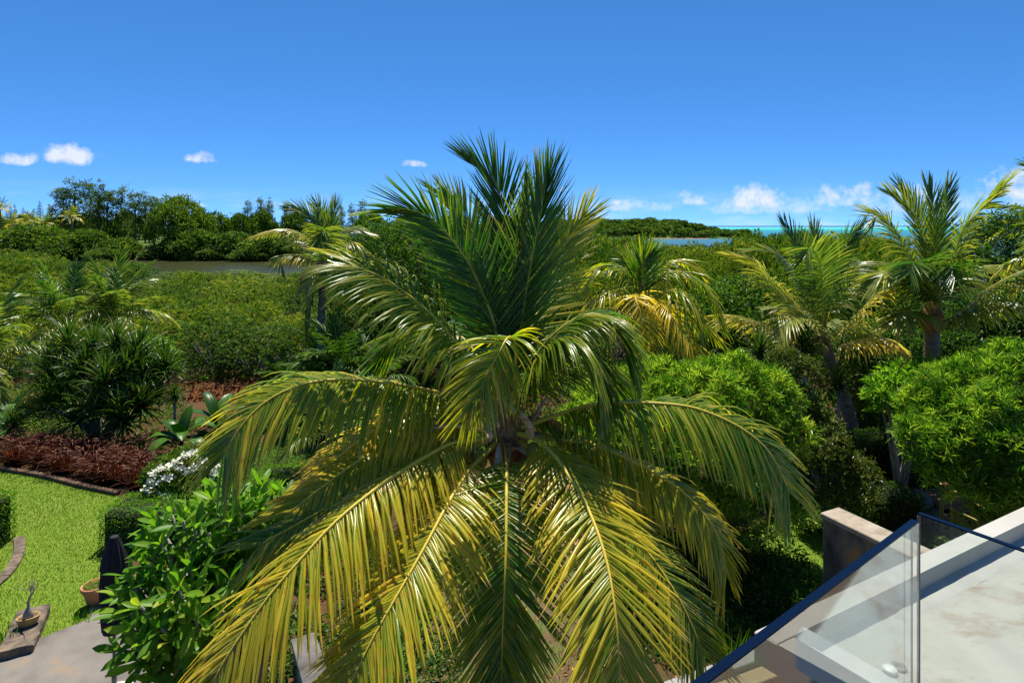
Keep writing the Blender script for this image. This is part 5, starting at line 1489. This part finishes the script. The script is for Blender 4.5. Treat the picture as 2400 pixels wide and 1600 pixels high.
# ------------------------------------------------------------------ things on the patio and lawn
M['canvas'] = surf('black_canvas', [(.012, .012, .014), (.022, .022, .026)], 8, .85, .2, .004)
M['metal_dark'] = surf('dark_grey_metal', [(.06, .06, .065), (.10, .10, .105)], 6, .45, .05, spec=.5)
M['cream_base'] = surf('cream_concrete', [(.50, .45, .34), (.62, .57, .45)], 3, .7, .2, .004)
c_ = Vector((-5.86, 8.8, 0))
e = empty('closed_parasol', c_, 'closed black canvas parasol standing on a round cream base', 'parasol')
mb = MB(); mb.lathe([(.0, .05), (.27, .05), (.28, .065), (.27, .10), (.2, .135), (.1, .155), (.07, .2), (.035, .21), (.0, .21)], (0, 0, 0), 28); mb.build('base', M['cream_base'], e, smooth=True)
mb = MB(); mb.tube([(0, 0, .2), (0, 0, .55)], [.034, .034], 12); mb.tube([(0, 0, .5), (0, 0, .6)], [.042, .042], 12); mb.tube([(0, 0, .55), (0, 0, 2.36)], [.024, .024], 10); mb.build('pole', M['metal_dark'], e, smooth=True)
mb = MB(); mb.lathe([(0, -.03), (.025, -.02), (.03, 0), (.02, .03), (0, .035)], (.075, -.03, .5), 10); mb.build('knob', M['canvas'], e, smooth=True)
mb = MB()
mb.lathe([(.10, 1.02), (.135, 1.06), (.15, 1.25), (.165, 1.5), (.16, 1.75), (.145, 1.98), (.15, 2.0)], (0, 0, 0), 48, flute=(.16, 12))
mb.build('canopy', M['canvas'], e, smooth=True)
mb = MB(); mb.lathe([(.17, 1.96), (.15, 2.1), (.105, 2.28), (.06, 2.4), (.055, 2.42), (.05, 2.43), (.0, 2.43)], (0, 0, 0), 48, flute=(.09, 12)); mb.build('vent_cap', M['canvas'], e, smooth=True)

M['terracotta'] = surf('terracotta', [(.36, .14, .06), (.46, .20, .09), (.52, .27, .15)], 4, .8, .25, .004)
M['glaze'] = surf('mustard_glaze', [(.30, .19, .06), (.40, .27, .10)], 5, .35, .1, .003, spec=.5)
M['pot_soil'] = surf('potting_soil', [(.04, .025, .015), (.12, .07, .04), (.26, .17, .09)], 30, .95, .8, .02)
c_ = G(222, 1418); c_.z = .05
e = empty('terracotta_pot', c_, 'round terracotta pot with creeping green plant beside the parasol', 'plant pot')
mb = MB(); mb.lathe([(.0, .0), (.12, .0), (.19, .27), (.19, .275), (.22, .28), (.225, .33), (.21, .345), (.19, .335), (.18, .29), (.0, .285)], (0, 0, 0), 28); mb.build('pot', M['terracotta'], e, smooth=True)
mb = MB(); mb.lathe([(.185, .30), (.0, .305)], (0, 0, 0), 20); mb.build('soil', M['pot_soil'], e)
r = rng(19); n = 220; mb = MB(); a = r.uniform(0, 6.28, n); d = np.sqrt(r.random(n)) * .18
mb.leaves(np.stack([np.cos(a) * d, np.sin(a) * d, .31 + r.uniform(0, .05, n)], 1), norm(rdir(r, n) + np.array([0, 0, .5])), rdir(r, n), .04, .02, np.clip(r.normal(.4, .25, n), 0, 1))
mb.build('plant', M['hedge'], e)

# railway sleeper and the bottle-trunk bonsai on it
sa, sb = G(74, 1432, .18), G(40, 1508, .18)
ax = Vector((sa.x - sb.x, sa.y - sb.y, 0)).normalized(); nx = Vector((-ax.y, ax.x, 0))
cm = (sa + sb) / 2; cm.z = 0
e = empty('timber_sleeper', cm, 'old weathered timber sleeper lying on the lawn edge under a bonsai pot', 'timber')
mb = MB()
r = rng(21)
ny = 14
for i in range(ny):
    pass
rows = []
for i in range(ny + 1):
    t_ = (i / ny - .5) * 1.18
    ring = []
    for (w_, z_) in ((-.24, 0), (-.245, .15), (-.22, .178), (-.08, .184), (.07, .18), (.22, .178), (.245, .15), (.24, 0)):
        j = r.normal(0, .006, 3)
        ring.append(Vector(cm) + ax * (t_ + j[0]) + nx * (w_ + j[1]) + Vector((0, 0, z_ + j[2])))
    rows.append(ring)
mb.sheet(rows)
k8 = 8
mb.add([rows[0][q] for q in range(8)], [tuple(range(8))]); mb.add([rows[-1][q] for q in range(8)], [tuple(range(7, -1, -1))])
mb.build('beam', M['old_wood'], e, cm)
c_ = G(66, 1462, .186)
e = empty('bonsai_pot', c_, 'oval mustard-glazed pot with a bare swollen-trunk bonsai on the timber sleeper', 'bonsai')
mb = MB(); mb.lathe([(.0, .0), (.115, .0), (.125, .01), (.15, .085), (.155, .12), (.165, .125), (.165, .14), (.145, .142), (.14, .11), (.0, .105)], (0, 0, 0), 28, sx=1.05, sy=.72); o_ = mb.build('pot', M['glaze'], e, smooth=True); o_.rotation_euler[2] = .5
mb = MB(); mb.lathe([(.14, .118), (.0, .122)], (0, 0, 0), 20, sx=1.03, sy=.71); o_ = mb.build('soil', M['pot_soil'], e); o_.rotation_euler[2] = .5
mb = MB(); mb.tube([(0, 0, .1), (0, 0, .16), (.0, 0, .24), (.005, 0, .3), (.0, 0, .38), (.03, 0, .46), (.07, 0, .53), (.1, 0, .58)], [.07, .075, .05, .024, .019, .017, .013, .008], 10, wob=.12)
mb.tube([(.03, 0, .46), (.035, .02, .52), (.02, .03, .56)], [.012, .009, .006], 6)
r = rng(23)
for k in range(14):
    b0 = np.array([(.1, 0, .58), (.02, .03, .56)][k % 2]); q = b0 + np.array([r.normal(0, .06), r.normal(0, .05), r.uniform(.04, .2)])
    mb.tube([b0, (b0 + q) / 2 + r.normal(0, .02, 3), q], [.005, .004, .002], 4)
mb.build('trunk', M['bark_pale'], e, smooth=True)
mb = MB(); n = 50; mb.leaves(np.array([.06, .01, .66]) + r.normal(size=(n, 3)) * np.array([.07, .05, .06]), rdir(r, n), rdir(r, n), .02, .012, r.random(n)); mb.build('leaves', M['litter'], e)

# flat dark blue sheet standing in for shade beyond the patio corner
M['corner_shade'] = surf('dark_blue_shade', [(.008, .02, .05), (.015, .035, .08)], 6, .2, .05, spec=.5)
mb = MB(); mb.prism([(-10.4, 7.4), (-8.78, 7.4), (-8.53, 9.2), (-8.72, 9.42), (-10.4, 9.1)], .0, .012)
tag(mb.build('shade_sheet', M['corner_shade']), 'dark blue sheet painted as shade at the patio corner', None, None, 'structure')
mb = MB(); mb.box((-9.2, 9.52, .05), (.8, .12, .06), ((.97, .22, 0), (-.22, .97, 0), (0, 0, 1)), .01)
tag(mb.build('timber_coping', M['edging_wood']), 'brown timber coping at the end of the sleeper', 'coping')
def spikes(name, label, c, n, h, seed, mat='hedge'):
    r_ = rng(seed); mb_ = MB()
    a = r_.uniform(0, 6.28, n); d = r_.uniform(0, .16, n)
    p = np.stack([np.cos(a) * d, np.sin(a) * d, np.zeros(n)], 1)
    mb_.leaves(p, norm(np.stack([np.cos(a) * .3, np.sin(a) * .3, np.ones(n)], 1)), rdir(r_, n), h * r_.uniform(.6, 1.1, n), .022, np.clip(r_.normal(.3, .2, n), 0, 1), 0, .2, .05)
    o_ = mb_.build(name, M[mat]); o_.location = c
    return tag(o_, label, 'plant')
spikes('upright_plant', 'upright strappy green plant left of the timber sleeper', G(8, 1512), 50, .32, 1)
spikes('upright_plant', 'small tuft of grass where lawn, patio and parasol meet', G(196, 1452), 30, .18, 2)
spikes('upright_plant', 'thin upright green blades in the shade beside the terrace roof', G(1712, 1560), 40, .7, 3)
spikes('upright_plant', 'second clump of thin blades left of the roof corner', G(1665, 1500), 34, .6, 4)

# ------------------------------------------------------------------ walls, gate, rocks
M['concrete_cap'] = surf('pale_concrete', [(.15, .12, .085), (.30, .25, .19), (.38, .33, .26)], 2.2, .85, .4, .006, bscale=20)
M['stained_wall'] = surf('stained_wall', [(.03, .024, .018), (.08, .068, .055), (.15, .125, .095), (.34, .17, .045)], 2.6, .9, .5, .01, vec_scale=(1, 1, .45))
M['grey_paint'] = surf('grey_paint', [(.215, .205, .185), (.265, .255, .235)], 2.5, .7, .15, .003)
M['white_paint'] = surf('off_white_paint', [(.325, .31, .265), (.365, .35, .305), (.395, .375, .33)], 2.0, .6, .15, .003)
c1, c2 = G(1922, 1200, 1.8), G(1962, 1184, 1.8)
dw = Vector((.43, -.9, 0)).normalized(); nw = Vector((.9, .43, 0)).normalized()
w0 = Vector((c1.x, c1.y, 0))
e = empty('stone_wall', w0 + nw * .24, 'freestanding stained wall with a pale concrete capping next to the roof', 'wall')
def wallbox(a, l0, l1, off0, off1, z0, z1, bev=.01):
    mb_ = MB(); c_ = a + dw * (l0 + l1) / 2 + nw * (off0 + off1) / 2 + Vector((0, 0, (z0 + z1) / 2))
    mb_.box(c_, ((l1 - l0) / 2, (off1 - off0) / 2, (z1 - z0) / 2), (dw, -nw, (0, 0, 1)), bev)
    return mb_
wallbox(w0, .03, 1.42, .03, .47, -.1, 1.70).build('wall_body', M['stained_wall'], e, tuple(e.location))
wallbox(w0, 1.422, 4.2, .028, .47, -.1, 1.70).build('painted_wall', M['grey_paint'], e, tuple(e.location))
wallbox(w0, 0, 4.2, 0, .5, 1.702, 1.80, .015).build('capping', M['concrete_cap'], e, tuple(e.location))

a, b_ = Vector((-3.25, 9.3, 0)), Vector((-2.2, 7.4, 0))
d = (b_ - a).normalized(); n2 = Vector((-d.y, d.x, 0))
e = empty('garden_wall', (a + b_) / 2, 'low grey garden wall with a stone top under the palm fronds', 'wall')
mb = MB(); mb.box((a + b_) / 2 + Vector((0, 0, .25)), ((b_ - a).length / 2, .15, .3), (d, n2, (0, 0, 1)), .01); mb.build('wall_body', M['grey_paint'], e, tuple(e.location))
mb = MB(); mb.box((a + b_) / 2 + Vector((0, 0, .585)), ((b_ - a).length / 2 + .02, .18, .033), (d, n2, (0, 0, 1)), .008); mb.build('capping', M['rock'], e, tuple(e.location))

# olive-painted wooden gate with diagonal laths
M['olive_paint'] = surf('olive_paint', [(.24, .20, .05), (.34, .29, .08)], 8, .7, .2, .004)
def gate(label, p0, p1, h, nl, sgn):
    d_ = (p1 - p0); L_ = d_.length; d_ = d_.normalized(); n_v = Vector((-d_.y, d_.x, 0)); e_ = empty('wooden_gate', p0, label, 'gate')
    ax_ = (d_, n_v, Vector((0, 0, 1)))
    for t_ in (0, L_):
        mb_ = MB(); mb_.box(p0 + d_ * t_ + Vector((0, 0, h / 2)), (.03, .03, h / 2), ax_, .004); mb_.build('post', M['olive_paint'], e_, tuple(p0))
    for z_ in (h - .03, .1):
        mb_ = MB(); mb_.box(p0 + d_ * L_ / 2 + Vector((0, 0, z_)), (L_ / 2 - .032, .02, .025), ax_, .003); mb_.build('rail', M['olive_paint'], e_, tuple(p0))
    for k in range(-2, nl):
        t0_, t1_ = L_ * k / nl, L_ * k / nl + (h - .2)
        a0, a1 = max(t0_, 0.03), min(t1_, L_ - .03)
        if a1 - a0 < .08: continue
        z0_, z1_ = .13 + (a0 - t0_), .13 + (a1 - t0_)
        q0 = p0 + d_ * (a0 if sgn > 0 else L_ - a0) + Vector((0, 0, z0_)) + n_v * .024; q1 = p0 + d_ * (a1 if sgn > 0 else L_ - a1) + Vector((0, 0, z1_)) + n_v * .024
        u = (q1 - q0).normalized()
        mb_ = MB(); mb_.box((q0 + q1) / 2, ((q1 - q0).length / 2, .008, .018), (u, n_v, u.cross(n_v)), .002); mb_.build('lath', M['olive_paint'], e_, tuple(p0))
def on(px, py_top, h):
    q = G(px, py_top, h); q.z = 0
    return q
gate('olive wooden gate leaf with diagonal laths behind the glass, nearest the rocks', on(2207, 1153, .95), on(2281, 1177, .95), .95, 5, 1)
gate('olive wooden gate leaf with diagonal laths nearest the roof edge', on(2287, 1179, .95), on(2350, 1208, .95), .95, 4, -1)
gate('low olive lattice gate panel in front of the two gate leaves', on(2232, 1190, .8), on(2296, 1220, .8), .8, 6, -1)
M['deck_wood'] = surf('red_brown_deck', [(.12, .05, .025), (.24, .11, .06), (.32, .17, .10)], 3, .8, .4, .006, vec_scale=(1, 6, 1))
e = empty('wooden_deck', G(2235, 1165), 'red-brown plank deck behind the olive gate', 'deck')
p0, p1 = G(2186, 1156, .12), G(2282, 1172, .12)
d = (p1 - p0).normalized(); n2 = Vector((-d.y, d.x, 0))
for k in range(8):
    mb = MB(); mb.box((p0 + p1) / 2 - n2 * (k * .125 - .1) + Vector((0, 0, -.02)), ((p1 - p0).length / 2 + (k % 3) * .05, .057, .02), (d, n2, (0, 0, 1)), .004); mb.build('plank', M['deck_wood'], e, tuple(e.location))
for k, (px, py, s, lab) in enumerate([(2085, 1170, .34, 'dark boulder left of the others beside the small lawn'), (2145, 1172, .4, 'largest dark boulder at the back of the small lawn'), (2188, 1210, .33, 'rounded boulder beside the glass corner'), (2120, 1188, .22, 'small dark stone between the boulders')]):
    o_ = rock_mesh(1020 + k).build('boulder', M['rock'], None, (0, 0, 0), True)
    o_.location = G(px, py + 20); o_.location.z = s * .5; o_.scale = (s * 1.2, s, s * .85); o_.rotation_euler[2] = k
    tag(o_, lab, 'boulder', 'boulders by the small lawn')
M['path'] = surf('orange_earth', [(.16, .08, .035), (.28, .16, .08), (.36, .22, .12)], 3, .95, .4, .02)
flat('path', [(8.3, 16.6), (10.2, 17.4), (12.5, 16.0), (13, 13.6), (11.6, 13.4), (10.3, 15.2)], .008, M['path'], 'shaded path of orange earth between the hedges and the gate')
flat('path', [(-.7, 12.6), (1.2, 16.5), (2.2, 16.2), (1.2, 12.2)], .010, M['path'], 'strip of reddish paving seen past the trunk of the big palm')

# flagstones and ledges below the roof corner
M['flag'] = surf('flagstone', [(.08, .07, .055), (.14, .12, .10), (.2, .15, .09)], 1.8, .8, .4, .008, bscale=14)
e = empty('flagstone_terrace', G(1720, 1590), 'uneven flagstones on the ground below the roof corner', 'paving')
r = rng(29)
for i in range(6):
    for j in range(4):
        c_ = Vector((2.2 + i * .62 + r.normal(0, .03), 6.9 + j * .62 + r.normal(0, .03) + (i % 2) * .2, .02))
        poly = [(c_.x + math.cos(a) * .32 * k, c_.y + math.sin(a) * .32 * k) for a, k in zip(np.arange(6) * 1.047 + r.uniform(0, .4), r.uniform(.85, 1.02, 6))]
        mb = MB(); mb.prism(poly, -.03, .02 + r.uniform(0, .02)); mb.build('flagstone', M['flag'], e, tuple(e.location))

M['beige'] = surf('beige_ledge', [(.30, .21, .10), (.40, .31, .17)], 4, .8, .3, .005)
q0 = G(1760, 1590, .5); q1 = G(1860, 1552, .5); d = (q1 - q0).normalized(); n2 = Vector((-d.y, d.x, 0))
e = empty('low_ledge', q0, 'low grey wall with a beige ledge below the roof corner', 'ledge')
mb = MB(); mb.box((q0 + q1) / 2 + Vector((0, 0, -.28)), (2.0, .12, .3), (d, n2, (0, 0, 1)), .01); mb.build('ledge_body', M['beige'], e, tuple(q0))
mb = MB(); mb.box((q0 + q1) / 2 + n2 * .24 + Vector((0, 0, -.2)), (2.0, .1, .3), (d, n2, (0, 0, 1)), .01); mb.build('upstand', M['grey_paint'], e, tuple(q0))

# ------------------------------------------------------------------ roof below the terrace and the glass balustrade
def rooftex():
    m, t, b, o = newmat('roof_paint')
    f1 = noise(t, 2.0, 6, .6)
    f2 = noise(t, 1.5, 12, .74, 'Object', (1, 1.7, 1))
    c_ = ramp(t, f1, [(.3, (.26, .255, .21)), (.7, (.325, .315, .265))])
    st = mth(t, 'MULTIPLY', mth(t, 'SUBTRACT', f2, .50), 5.0, clamp=True)
    c_ = mixrgb(t, mth(t, 'MULTIPLY', st, .9), c_, (.19, .115, .06))
    f3 = noise(t, 9, 6, .7)
    c_ = mixrgb(t, mth(t, 'MULTIPLY', mth(t, 'MULTIPLY', mth(t, 'SUBTRACT', f3, .62), 6, clamp=True), .35), c_, (.20, .165, .12))
    t.links.new(c_, b.inputs['Base Color'])
    b.inputs['Roughness'].default_value = .55
    bump(t, b, noise(t, 6, 6, .6), .25, .01)
    return m
M['roof_paint'] = rooftex()
A = Vector((.882, .471, 0)).normalized(); B = Vector((.636, -.771, 0)).normalized()
ZP, ZR = 3.25, 3.02
C0 = G(1768, 1479, ZP); C0.z = 0
def pt(a, b, z):
    v = C0 + A * a + B * b
    return (v.x, v.y, z)
LA, LB, W_ = 10.0, 5.0, .21
e = empty('flat_roof', (C0.x, C0.y, 0), 'pale painted flat roof with brown stains below the terrace', 'roof')
org = (C0.x, C0.y, 0)
mb = MB()
nA, nB = 60, 30
r = rng(33)
mb.sheet([[pt(W_ + (LA - W_) * i / nA, W_ + (LB - W_) * j / nB, ZR + .002 * math.sin(i * .9 + j * .5) * math.sin(j * .7)) for i in range(nA + 1)] for j in range(nB + 1)])
mb.build('roof_surface', M['roof_paint'], e, org, True)
def para(a0, a1, b0, b1, z0, z1, mat, name):
    q = [pt(a0, b0, 0)[:2], pt(a1, b0, 0)[:2], pt(a1, b1, 0)[:2], pt(a0, b1, 0)[:2]]
    mb_ = MB()
    k = .012
    cxy = np.mean(q, 0)
    ins = [tuple(np.array(v) + (cxy - np.array(v)) / np.linalg.norm(cxy - np.array(v)) * k * 1.5) for v in q]
    v = [(x, y, z0) for x, y in q] + [(x, y, z1 - k) for x, y in q] + [(x, y, z1) for x, y in ins]
    f = [(j, j + 4, (j + 1) % 4 + 4, (j + 1) % 4) for j in range(4)] + [(j + 4, j + 8, (j + 1) % 4 + 8, (j + 1) % 4 + 4) for j in range(4)] + [(11, 10, 9, 8)]
    mb_.add(v, f)
    return mb_.build(name, mat, e, org)
para(0, LA, 0, W_, 2.97, ZP, M['white_paint'], 'parapet')
para(0, W_ + .004, W_ + .002, LB, 2.97, ZP - .002, M['white_paint'], 'parapet')
mb = MB()
mb.sheet([[pt(W_ + (LA - W_) * i / 60, W_ + q, ZR + z_ + abs(r.normal(0, .004)) * (q > 0)) for i in range(61)] for q, z_ in ((-.01, .05), (.03, .04), (.09, .022), (.15, .012), (.2, -.006))])
mb.build('sealing_strip', M['white_paint'], e, org, True)
para(2.2, LA, .3, LB, -.1, 3.0, M['grey_paint'], 'house_wall')
# drain: slotted cover lying next to its open flange
M['pvc'] = surf('white_plastic', [(.72, .72, .66), (.8, .8, .74)], 5, .4, 0, spec=.5)
M['pvc_dark'] = surf('grey_drain', [(.10, .105, .10), (.17, .175, .165)], 9, .6, .1)
c_ = G(2086, 1566, ZR + .03)
e2 = empty('drain_cover', (c_.x, c_.y, ZR + .012), 'round white slotted drain cover lying on the roof', 'drain cover')
mb = MB(); mb.lathe([(.0, .028), (.052, .026), (.058, .02), (.06, .0), (.05, .0)], (0, 0, 0), 32); mb.build('disc', M['pvc'], e2, smooth=True)
for k in range(18):
    a = k * math.pi / 9
    mb = MB(); mb.box((math.cos(a) * .043, math.sin(a) * .043, .0255), (.006, .0016, .0022), ((math.cos(a), math.sin(a), 0), (-math.sin(a), math.cos(a), 0), (0, 0, 1))); mb.build('slot', M['pvc_dark'], e2)
c_ = G(2107, 1561, ZR + .012)
e2 = empty('drain_flange', (c_.x, c_.y, ZR + .012), 'dark open drain flange beside the white drain cover', 'drain')
mb = MB(); mb.lathe([(.064, .0), (.062, .006), (.03, .004), (.028, -.01), (.0, -.012)], (0, 0, 0), 28); mb.build('flange', M['pvc_dark'], e2, smooth=True)

def glassmat():
    m, t, b, o = newmat('balustrade_glass')
    tr = N(t, 'ShaderNodeBsdfTransparent'); tr.inputs[0].default_value = (.93, .965, .955, 1)
    gl = N(t, 'ShaderNodeBsdfGlossy'); gl.inputs['Roughness'].default_value = .02; gl.inputs['Color'].default_value = (.9, .95, 1, 1)
    fr = N(t, 'ShaderNodeFresnel'); fr.inputs[0].default_value = 1.5
    mx = N(t, 'ShaderNodeMixShader')
    t.links.new(mth(t, 'MULTIPLY', fr.outputs[0], .4, clamp=True), mx.inputs[0]); t.links.new(tr.outputs[0], mx.inputs[1]); t.links.new(gl.outputs[0], mx.inputs[2])
    df = N(t, 'ShaderNodeBsdfDiffuse'); df.inputs[0].default_value = (.75, .8, .8, 1)
    mx2 = N(t, 'ShaderNodeMixShader')
    dn = noise(t, 5, 6, .7)
    t.links.new(mth(t, 'ADD', .02, mth(t, 'MULTIPLY', mth(t, 'SUBTRACT', dn, .55), .25, clamp=True)), mx2.inputs[0]); t.links.new(mx.outputs[0], mx2.inputs[1]); t.links.new(df.outputs[0], mx2.inputs[2])
    t.links.new(mx2.outputs[0], o.inputs['Surface'])
    return m
M['glass'] = glassmat()
m, t, b, o = newmat('glass_edge')
b.inputs['Base Color'].default_value = (.002, .007, .022, 1); b.inputs['Roughness'].default_value = .2; b.inputs['Specular IOR Level'].default_value = .06  # the sky's blue reflection is put into the edge's base colour
M['glass_edge'] = m
ZG = 6.45
ga, gb = G(2136, 1215, ZG), G(1600, 1612, ZG)
gc, gd = G(2157, 1199, ZG), G(2400, 1285, ZG)
def panel(label, p0, p1, ln_, th, side):
    d_ = Vector((p1.x - p0.x, p1.y - p0.y, 0)).normalized(); n_v = Vector((-d_.y, d_.x, 0)) * side
    e_ = empty('glass_panel', (p0.x, p0.y, ZG - 1.05), label, 'balustrade')
    og = tuple(e_.location); q0 = Vector((p0.x, p0.y, 0)); q1 = q0 + d_ * ln_
    ax_ = (d_, n_v, Vector((0, 0, 1))); mid = (q0 + q1) / 2 + n_v * th / 2
    # two faces of the sheet, then the polished edges
    mb_ = MB()
    for o0 in (0, th):
        a0, a1 = q0 + n_v * o0, q1 + n_v * o0
        mb_.add([a0 + Vector((0, 0, ZG - 1.05)), a1 + Vector((0, 0, ZG - 1.05)), a1 + Vector((0, 0, ZG - .0015)), a0 + Vector((0, 0, ZG - .0015))], [(0, 1, 2, 3)])
    mb_.build('pane', M['glass'], e_, og)
    mb_ = MB(); mb_.box(mid + Vector((0, 0, ZG - .0012)), (ln_ / 2, th / 2, .0012), ax_); mb_.build('top_edge', M['glass_edge'], e_, og)
    for o0 in (.0008, th - .0008):
        mb_ = MB(); mb_.box(q0 + n_v * o0 - d_ * .0008 + Vector((0, 0, ZG - .5275)), (.0008, .0012, .5225), ax_); mb_.build('end_edge', M['edge_light'], e_, og)
m, t, b, o = newmat('glass_end')
b.inputs['Base Color'].default_value = (.09, .11, .11, 1); b.inputs['Roughness'].default_value = .2
M['edge_light'] = m
panel('glass balustrade panel with a dark blue top edge running along the terrace front', ga, gb, 2.2, .0125, 1)
panel('glass balustrade panel round the terrace corner at the right edge', gc, gd, 1.6, .0105, -1)
# the terrace the balustrade stands on
d1 = Vector((gb.x - ga.x, gb.y - ga.y, 0)).normalized(); d2 = Vector((gd.x - gc.x, gd.y - gc.y, 0)).normalized()
q = Vector(((ga.x + gc.x) / 2, (ga.y + gc.y) / 2, 0))
pp = [q + d1 * -.03 + d2 * -.02, q + d2 * 2.0, q + d2 * 2.0 + d1 * 2.6, q + d1 * 2.6]
mb = MB(); mb.prism([(v.x, v.y) for v in pp], ZG - 1.3, ZG - 1.05)
tag(mb.build('terrace_floor', M['grey_paint']), 'terrace slab under the glass balustrade', None, None, 'structure')
